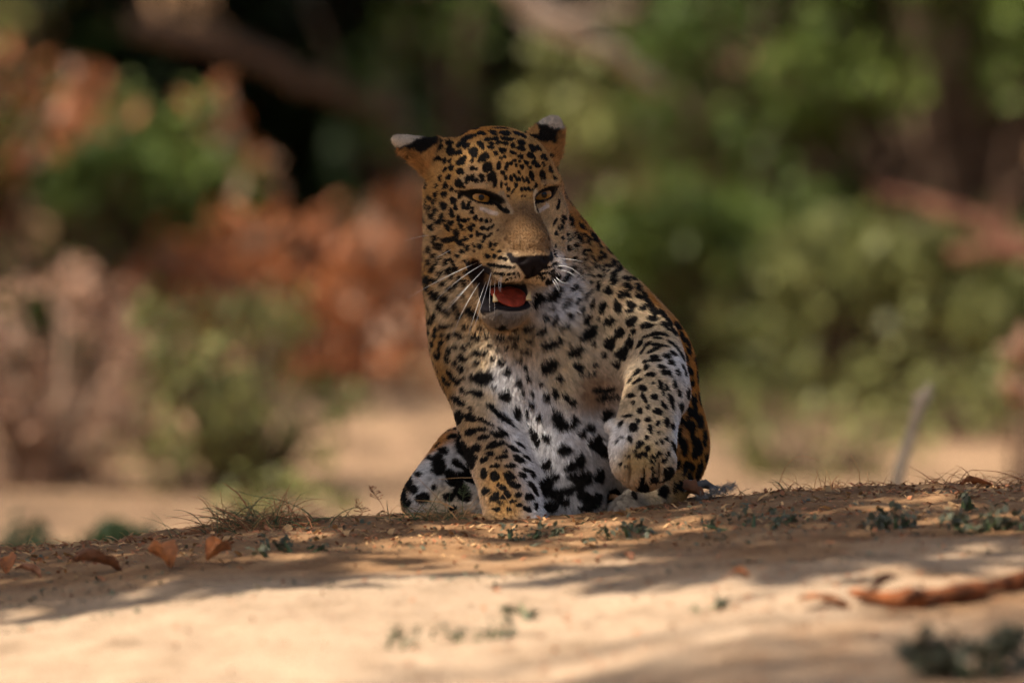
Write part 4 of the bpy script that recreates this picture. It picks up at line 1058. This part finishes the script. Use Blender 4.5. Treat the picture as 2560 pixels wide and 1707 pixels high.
ra.data.foreach_set('value', np.tile(np.array([0.00026, 0.00024, 0.00018, 0.00006], np.float32), len(root)))
ca = fur.attributes.new('coat', 'FLOAT_COLOR', 'CURVE')
c4 = np.ones((len(root), 4), np.float32); c4[:, :3] = np.clip(hc, 0, 1)
ca.data.foreach_set('color', c4.ravel())
m_fur, nt, b = nodes_of('leopard_fur')
at1 = nt.nodes.new('ShaderNodeAttribute'); at1.attribute_name = 'coat'
nt.links.new(at1.outputs['Color'], b.inputs['Base Color'])
b.inputs['Roughness'].default_value = 0.55
b.inputs['Specular IOR Level'].default_value = 0.1
fur.materials.append(m_fur)
fur_o = bpy.data.objects.new('fur', fur); COL.objects.link(fur_o); fur_o.parent = leopard
sc.cycles_curves.shape = 'RIBBONS'
sc.cycles_curves.subdivisions = 2

# --- tongue, teeth, whiskers
def head_ball(name, c, r, R, mat, bend=None):
    V, F = uv_ball(20, 14); V = np.array(V) * np.array(r)
    if bend: V = bend(V)
    V = V @ (R if R is not None else np.eye(3)).T + np.array(c)
    return link(name, mesh_from(name, to_world(HC + V @ HR.T), F), leopard, mat)
m_tongue = simple_mat('tongue', (0.25, 0.034, 0.016), 0.6, 0.35, 90, 0.5, 0.2)
m_tooth = simple_mat('tooth', (0.58, 0.44, 0.22), 0.45, 0.15, 60, 0, 0.5)
def cup(V):
    V = V.copy(); V[:, 1] -= 4.5 * np.exp(-(V[:, 0] / 7.0) ** 2) * (V[:, 1] > 0); V[:, 1] += -0.0045 * V[:, 0] ** 2 * np.sign(-1) * 0.6 - 0.0018 * np.clip(V[:, 2], 0, None) ** 2
    return V
head_ball('tongue', (-28, -242, 74), (44, 14, 56), rot('X', 20), m_tongue, cup)
def tooth(c, ln, r, lean):
    n = 6; path = [H(c[0] + lean * (i / n) ** 2, c[1] + ln * i / n, c[2] - 5 * (i / n)) for i in range(n + 1)]
    V, F = tube(to_world(np.array(path)), [S * r * (1 - 0.85 * (i / n) ** 1.4) for i in range(n + 1)], 8)
    link('tooth', mesh_from('tooth', V, F), leopard, m_tooth)
tooth((-80, -252, 120), 20, 7, -3); tooth((8, -252, 122), 22, 8, 8)
m_whisk = simple_mat('whisker', (0.75, 0.73, 0.70), 0.4, 0.05, 20)
WH = [((1192,657),(1100,700),(1020,745)),((1206,661),(1140,705),(1090,752)),((1210,673),(1150,735),(1104,776)),((1184,700),(1145,745),(1112,780)),((1199,707),(1160,772),(1130,842)),
      ((1215,704),(1190,775),(1170,840)),((1228,682),(1205,760),(1182,826)),((1228,698),(1224,745),(1225,782)),((1238,700),(1236,740),(1237,790)),((1248,700),(1247,715),(1250,730)),((1253,691),(1252,712),(1252,730)),
      ((1400,647),(1430,649),(1460,655)),((1392,667),(1430,672),(1478,715)),((1388,690),(1405,705),(1425,705)),((1382,695),(1393,708),(1400,728)),((1378,697),(1390,715),(1398,732)),((1400,675),(1425,682),(1440,696)),
      ((1072,588),(1040,594),(1010,602)),((1128,624),(1110,634),(1090,645))]
for a_, b_, c_ in WH:
    hit = cast(*a_)[0][0]
    if hit is None: continue
    y0 = hit.y - 0.001
    out = -1 if a_[0] < 1300 else 1
    p0, p1, p2 = at(*a_, y0), at(*b_, y0 - 0.030), at(*c_, y0 - 0.038)
    path = [(1 - t) ** 2 * p0 + 2 * t * (1 - t) * (2 * p1 - 0.5 * p0 - 0.5 * p2) + t * t * p2 for t in np.linspace(0, 1, 9)]
    V, F = tube(path, [0.00045 * (1 - 0.8 * i / 8) for i in range(9)], 5)
    link('whisker', mesh_from('whisker', V, F), leopard, m_whisk)
# ------------------------------------------------------------------ things lying on the bank
M_STRAW = simple_mat('straw', (0.46, 0.27, 0.12), 0.7, 0.3, 60, 0, 0.3, 0.15, 0.35)
M_GRASS = simple_mat('green_grass', (0.085, 0.12, 0.05), 0.6, 0.3, 60, 0, 0.3, 0.25, 0.35)
M_RUST = simple_mat('rust_straw', (0.33, 0.13, 0.055), 0.75, 0.3, 60, 0, 0.3, 0.1, 0.4)
M_WEED = leaf_mat('grey_green_leaf', (0.115, 0.115, 0.070), 0.2, 0.4)

def blade(p, d, L, bend, r, seed, n=7):
    r_ = np.random.default_rng(seed); d = np.asarray(d, float) / np.linalg.norm(d)
    side = np.array([d[0], d[1], 0]); side /= np.linalg.norm(side) + 1e-6
    P = [np.asarray(p, float)]
    for i in range(n):
        dd = d + side * bend * (i / n) + np.array([0, 0, -bend * (i / n) ** 1.3]) + r_.normal(0, 0.05, 3)
        P.append(P[-1] + dd / np.linalg.norm(dd) * L / n)
    return tube(P, [r * (1 - 0.8 * i / n) for i in range(n + 1)], 4, False)

def tuft(u, v, wpx, n, hpx, label, seed, mats=(M_STRAW,), y=None, name='grass_tuft', lean=0.0, spread=1.0):
    r_ = np.random.default_rng(seed)
    c = on_ground(u, v) if y is None else far_ground(u, y)
    root = empty(name, tuple(c)); tag(root, label, 'grass', 'grass tufts on the crest')
    for mi, m in enumerate(mats):
        g = Geo()
        xs = r_.normal(0, 0.33 * wpx * S, n // len(mats)); yys = r_.normal(0, 0.02, n // len(mats))
        zs = ground_z(c[0] + xs, c[1] + yys) - c[2]
        for i, (x, yy, z) in enumerate(zip(xs, yys, zs)):
            a = r_.uniform(0, 2 * math.pi); el = r_.uniform(0.1, 1.2)
            d = (math.cos(a) * math.cos(el) * spread + lean, 0.5 * math.sin(a) * math.cos(el), math.sin(el))
            V, F = blade((x, yy, z - 0.003), d, hpx * S * r_.uniform(0.4, 1.25), r_.uniform(0.2, 1.6), 0.0009 * r_.uniform(0.6, 1.2), seed * 1000 + i + mi * 500)
            g.add(V, F)
        link(('dry_blades', 'green_blades', 'rust_blades')[(M_STRAW, M_GRASS, M_RUST).index(m)], g.mesh('blades'), root, m)['kind'] = 'stuff'
    return root
tuft(640, 1316, 200, 240, 130, 'tangled dry grass tuft on the crest left of the leopard', 1, (M_STRAW, M_GRASS, M_RUST), lean=-0.2)
tuft(1090, 1300, 190, 130, 75, 'green and dry grass in front of the leopard\'s left haunch', 2, (M_STRAW, M_GRASS))
tuft(80, 1372, 180, 50, 45, 'dry grass wisps on the crest at the left edge', 3, (M_STRAW, M_RUST))
tuft(330, 1352, 300, 40, 40, 'sparse dry grass along the low crest', 4, (M_STRAW, M_RUST))
tuft(820, 1302, 240, 50, 50, 'thin dry grass between tuft and leopard', 5, (M_STRAW, M_GRASS))
tuft(1590, 1262, 180, 60, 34, 'short dry grass at the leopard\'s hind foot', 6, (M_STRAW, M_GRASS))
tuft(2080, 1218, 260, 70, 60, 'dry grass on the crest right of the grey leaf', 7, (M_STRAW, M_RUST))
tuft(2450, 1205, 260, 90, 75, 'dense dry grass on the crest at the right edge', 8, (M_STRAW, M_RUST))
tuft(1900, 1225, 120, 30, 45, 'few grass blades beside the grey leaf', 9, (M_STRAW, M_GRASS))
# long arching straws in front of the leopard
def straw(pts, y, label, r=0.0010, mat=M_STRAW, name='grass_stalk', head=False, seed=0):
    P = np.array([at(u, v, y) for u, v in pts]); t = np.linspace(0, len(P) - 1, 18)
    C_ = np.vstack([2 * P[0] - P[1], P, 2 * P[-1] - P[-2]]); Q = []
    for tt in t:
        i = min(int(tt), len(P) - 2); f = tt - i; p0, p1, p2, p3 = C_[i:i + 4]
        Q.append(0.5 * (2 * p1 + (p2 - p0) * f + (2 * p0 - 5 * p1 + 4 * p2 - p3) * f ** 2 + (3 * p1 - p0 - 3 * p2 + p3) * f ** 3))
    g = Geo(); V, F = tube(Q, np.linspace(r, r * 0.4, 18), 5); g.add(V, F)
    if head:
        r_ = np.random.default_rng(seed)
        for i in range(8, 18):
            for sg in (-1, 1):
                e = Q[i] + np.array([sg * r_.uniform(0.003, 0.011) * (19 - i) / 8, r_.normal(0, 0.003), r_.uniform(0.001, 0.007)])
                V, F = tube([Q[i], (Q[i] + e) / 2, e], [0.0004, 0.0003, 0.0009], 4); g.add(V, F)
    o = link(name, g.mesh(name), None, mat)
    return tag(o, label, 'grass', 'single grass stalks on the crest')
YS = -0.17
straw([(1290, 1290), (1255, 1230), (1205, 1198), (1150, 1194), (1095, 1198)], YS, 'long straw arching over the leopard\'s standing foreleg', 0.0009)
straw([(1135, 1270), (1100, 1255), (1040, 1250)], YS, 'short tan straw leaning left across the haunch', 0.0011)
straw([(1145, 1300), (1120, 1272), (1090, 1240), (1040, 1190)], YS, 'thin straw leaning up across the white haunch', 0.0008)
straw([(1200, 1248), (1235, 1222), (1250, 1215)], YS, 'short pale straw across the foreleg', 0.0008)
straw([(1155, 1285), (1158, 1240), (1166, 1212)], YS, 'green seed head standing before the haunch', 0.0006, M_GRASS, 'seed_stalk', True, 3)
straw([(968, 1298), (955, 1262), (935, 1232), (928, 1220)], 0.0, 'fine airy seed stalk just left of the haunch', 0.0005, M_RUST, 'seed_stalk', True, 4)
straw([(900, 1305), (905, 1280), (890, 1255)], 0.0, 'small fine seed stalk further left', 0.0005, M_RUST, 'seed_stalk', True, 5)
straw([(640, 1300), (600, 1240), (575, 1218), (558, 1207)], -0.05, 'long dark stalk rising from the tangled tuft', 0.0012, M_RUST)
straw([(790, 1305), (760, 1275), (700, 1250), (640, 1240), (585, 1226)], -0.05, 'arching green stalk over the tangled tuft', 0.0010, M_GRASS)
straw([(510, 1318), (540, 1285), (590, 1260)], -0.05, 'straw leaning right below the tangled tuft', 0.0009)
straw([(535, 1290), (510, 1255), (490, 1238)], -0.05, 'straw leaning left above the tangled tuft', 0.0009)
straw([(2150, 1205), (2145, 1170), (2128, 1138)], -0.02, 'fine upright stalk on the crest at right', 0.0007)
straw([(1945, 1218), (1965, 1165), (2000, 1140), (2050, 1150)], 0.15, 'thin brown stalk bending right near the grey leaf', 0.0006, M_RUST)
straw([(2560, 1200), (2500, 1180), (2430, 1174)], -0.02, 'long stalk lying over the crest at the right edge', 0.0008, M_RUST)

# dry leaves on the sand
M_LEAF = []
for i, c in enumerate(((0.40, 0.135, 0.035), (0.22, 0.085, 0.035), (0.40, 0.20, 0.085), (0.27, 0.25, 0.24))):
    m, nt, b = nodes_of('dry_leaf_%s' % ('orange', 'brown', 'tan', 'grey')[i])
    tc = nt.nodes.new('ShaderNodeTexCoord'); wv = nt.nodes.new('ShaderNodeTexWave'); wv.inputs['Scale'].default_value = 60; wv.inputs['Distortion'].default_value = 3
    nt.links.new(tc.outputs['Object'], wv.inputs[0])
    nz = noise_node(nt, 70, 5)
    r = ramp(nt, nz.outputs['Fac'], [(0.3, tuple(0.5 * x for x in c)), (0.55, c), (0.8, tuple(min(1, 1.35 * x) for x in c))])
    nt.links.new(r.outputs[0], b.inputs['Base Color']); b.inputs['Roughness'].default_value = 0.7
    bp = nt.nodes.new('ShaderNodeBump'); bp.inputs['Strength'].default_value = 0.4; bp.inputs['Distance'].default_value = 0.002
    nt.links.new(wv.outputs['Fac'], bp.inputs['Height']); nt.links.new(bp.outputs[0], b.inputs['Normal'])
    M_LEAF.append(m)
def dry_leaf(u, v, Lpx, Wpx, curl, rz, rx, mat, label, seed, lift=0.004):
    c = on_ground(u, v)
    me = dry_leaf_mesh('dry_leaf', 1.05 * Lpx * S, 1.05 * Wpx * S, curl, seed, 6, 9)
    bb = np.array([q.co for q in me.vertices]); ctr = (bb.max(0) + bb.min(0)) / 2; ctr[2] = bb[:, 2].min()
    me.transform(Matrix.Translation(Vector((-ctr).tolist())))
    o = link('dry_leaf', me, None, mat); o.location = (c[0], c[1], c[2] + lift); o.rotation_euler = (rx, 0.1, rz)
    return tag(o, label, 'leaf', 'dry leaves on the bank')
dry_leaf(8, 1440, 90, 38, 0.9, 0.3, 0.25, M_LEAF[0], 'orange dry leaf cut by the left edge', 1, 0.012)
dry_leaf(70, 1448, 80, 18, 1.2, 1.0, 0.2, M_LEAF[1], 'thin dark curled leaf near the left edge', 2)
dry_leaf(240, 1440, 120, 38, 0.9, 1.9, 0.2, M_LEAF[1], 'large brown curled leaf on the left of the bank', 3, 0.010)
dry_leaf(398, 1428, 80, 46, 1.0, 0.9, 0.4, M_LEAF[0], 'bright orange upright dry leaf on the bank', 4, 0.016)
dry_leaf(548, 1410, 70, 40, 1.0, -0.9, 0.3, M_LEAF[0], 'orange dry leaf nearest the tangled grass tuft', 5, 0.012)
dry_leaf(1535, 1272, 60, 20, 1.1, 1.2, 0.4, M_LEAF[2], 'crumpled tan leaf at the leopard\'s hind foot', 6, 0.006)
dry_leaf(2060, 1518, 110, 30, 0.5, 1.5, 0.1, M_LEAF[0], 'flat orange leaf left of the bark stick', 7)
dry_leaf(1720, 1252, 90, 30, 1.3, 1.6, 0.3, M_LEAF[1], 'dark brown curled leaf under the grey feathery leaf', 8, 0.006)
dry_leaf(2440, 1216, 80, 22, 0.7, 1.5, 0.0, M_LEAF[1], 'dark curled leaf on the crest at the right edge', 9, 0.0)
dry_leaf(1570, 1400, 40, 14, 0.8, 0.4, 0.2, M_LEAF[1], 'small brown leaf bit in the shade below the leopard', 10)
dry_leaf(1850, 1445, 40, 16, 0.8, 1.2, 0.3, M_LEAF[0], 'small orange leaf bit on the lit sand', 11)
# grey weathered leaf with a frayed, downy end
c = on_ground(1690, 1256)
root = empty('weathered_leaf', tuple(c)); tag(root, 'grey frayed downy leaf lying beside the leopard\'s haunch', 'leaf')
me = dry_leaf_mesh('blade', 0.085, 0.017, 1.0, 12, 6, 10); o = link('blade', me, root, M_LEAF[3])
o.location = (-0.01, 0.0, 0.006); o.rotation_euler = (0.12, 0.15, -1.25)
g = Geo(); r_ = np.random.default_rng(5)
for i in range(360):
    t = r_.random(); p = np.array([0.030 + 0.062 * t, -0.004 + r_.normal(0, 0.004), 0.006 + 0.020 * t + r_.normal(0, 0.003)])
    d = r_.normal(size=3); d[0] += 0.5; d[2] += 0.4; d /= np.linalg.norm(d)
    V, F = tube([p, p + d * 0.006, p + d * 0.010 + r_.normal(0, 0.002, 3)], [0.0005, 0.0004, 0.0002], 3, False); g.add(V, F)
link('down', g.mesh('down'), root, simple_mat('grey_down', (0.30, 0.275, 0.25), 0.8, 0.2, 30))['kind'] = 'stuff'

# bark stick in the foreground at right
P = np.array([on_ground(u, v) for u, v in ((2125, 1500), (2180, 1512), (2240, 1520), (2300, 1520), (2380, 1508), (2460, 1490), (2560, 1470), (2700, 1450))])
P[:, 2] += 0.012
t = np.linspace(0, len(P) - 1, 26); Q = np.stack([np.interp(t, range(len(P)), P[:, i]) for i in range(3)], 1)
root = empty('bark_stick', tuple(Q[0])); tag(root, 'red brown stick with peeling bark in the right foreground', 'stick')
V, F = tube(Q - Q[0], np.interp(t, [0, 1, 3, 5, 7], [0.004, 0.010, 0.016, 0.011, 0.015]) * (1 + 0.18 * np.sin(np.arange(26) * 0.9) + 0.08 * np.sin(np.arange(26) * 2.3)), 10)
link('wood', mesh_from('wood', V, F), root, simple_mat('orange_bark', (0.19, 0.062, 0.020), 0.8, 0.9, 28, 0.9, 0.2))
for (i, dx, dz, ln) in ((8, 0.0, -0.012, 0.05), (11, 0.01, -0.014, 0.04), (3, 0.0, 0.004, 0.05)):
    me = dry_leaf_mesh('bark_flake', ln, 0.012, 1.2, 70 + i, 4, 6); o = link('bark_flake', me, root, simple_mat('dark_bark', (0.07, 0.03, 0.018), 0.85, 0.4, 50, 0.5))
    o.location = Q[i] - Q[0] + np.array([dx, -0.012, dz]); o.rotation_euler = (0.4, 0.3, -1.2 - 0.1 * i)

# leafy weeds on the bank
def weed(u, v, wpx, hpx, n, label, seed, size=0.016):
    c = on_ground(u, v)
    return shrub(c, wpx * S, hpx * S, M_WEED, n, size, label, 'weed', 'weed', 'low weeds on the bank', seed, clumps=max(6, n // 14), low=0.05, stem_mat=M_GRASS, depth=0.12)
weed(1320, 1345, 150, 22, 90, 'grey green weed patch in the shade below the forepaw', 61, 0.012)
weed(1560, 1340, 160, 26, 110, 'grey green weed patch below the hind foot', 62, 0.012)
weed(1900, 1318, 260, 26, 120, 'low brownish weeds right of the leopard', 63, 0.012)
weed(2200, 1322, 170, 38, 150, 'dark green weed patch on the right of the bank', 64, 0.014)
weed(2460, 1328, 200, 44, 190, 'larger dark green weed patch at the right edge', 65, 0.015)
weed(2420, 1272, 36, 38, 26, 'single small green sprout near the right crest', 66, 0.014)
weed(720, 1378, 170, 26, 100, 'grey green weed patch under the tangled tuft', 67, 0.012)
weed(2480, 1690, 260, 90, 150, 'green leaved weed in the bottom right corner', 68, 0.026)
weed(2340, 1690, 90, 60, 50, 'smaller green weed left of the corner weed', 69, 0.024)
weed(1300, 1545, 70, 34, 34, 'small green sprout on the lit sand', 70, 0.016)
weed(980, 1612, 120, 26, 40, 'grey green sprouts low on the lit sand', 71, 0.014)
weed(1190, 1600, 200, 26, 60, 'brownish weeds low in the middle of the lit sand', 72, 0.013)
weed(1780, 1522, 130, 18, 36, 'faint green sprouts left of the bark stick', 73, 0.012)

# crumbs of leaf, straw and bark strewn over the crest: nobody could count them
def litter(n, label, mat, seed, box, lmin, lmax, keep, name='plant_litter'):
    r_ = np.random.default_rng(seed); g = Geo()
    xs = r_.uniform(box[0], box[1], n * 12); ys = r_.uniform(box[2], box[3], n * 12)
    ok = np.flatnonzero(r_.random(n * 12) < keep(xs, ys))[:n]
    zs = ground_z(xs[ok], ys[ok]) + 0.0015
    for x, y, z in zip(xs[ok], ys[ok], zs):
        a = r_.uniform(0, 6.28); L = r_.uniform(lmin, lmax)
        d = np.array([math.cos(a), math.sin(a), r_.uniform(-0.1, 0.45)]) * L
        p = np.array([x, y, z])
        w_ = np.array([-math.sin(a), math.cos(a), r_.uniform(-0.3, 0.6)]) * L * r_.uniform(0.05, 0.28)
        g.V.extend([tuple(p - w_), tuple(p + d * 0.5 - w_ * 0.7 + np.array([0, 0, L * 0.15])), tuple(p + d), tuple(p + d * 0.5 + w_ + np.array([0, 0, L * 0.10])), tuple(p + w_)])
        o_ = len(g.V) - 5; g.F.append((o_, o_ + 1, o_ + 3, o_ + 4)); g.F.append((o_ + 1, o_ + 2, o_ + 3))
    o = link(name, g.mesh(name, False), None, mat)
    return tag(o, label, 'litter', None, 'stuff')
def crest_density(x, y):
    return np.minimum(1.0, 0.25 + 1.4 * np.maximum(0.0, fbm(x * 5, y * 9, 88) + 0.05)) * np.exp(-((y + 0.12) / 0.34) ** 2)
litter(2800, 'rust brown crumbs of leaf and bark strewn along the crest', M_RUST, 1, (-1.0, 1.0, -0.95, 0.2), 0.004, 0.016, crest_density)
litter(1500, 'straw coloured crumbs strewn along the crest', M_STRAW, 2, (-1.0, 1.0, -0.95, 0.2), 0.004, 0.022, crest_density)
litter(1800, 'scattered straw and leaf bits on the lit sand', M_RUST, 3, (-1.0, 1.0, -2.9, -0.4), 0.004, 0.016, lambda x, y: 0.2 + 0.8 * np.clip(0.5 + x, 0, 1))
litter(1300, 'grey green leaf bits scattered on the shaded bank', M_WEED, 4, (-1.0, 1.0, -1.2, -0.1), 0.005, 0.016, lambda x, y: np.maximum(0.05, fbm(x * 3, y * 8, 15) * 3))
litter(900, 'bits of dry plant matter on the sand behind the bank', M_PINK, 5, (-3, 3, 2.0, 12.0), 0.02, 0.06, lambda x, y: 1.0 + 0 * x)
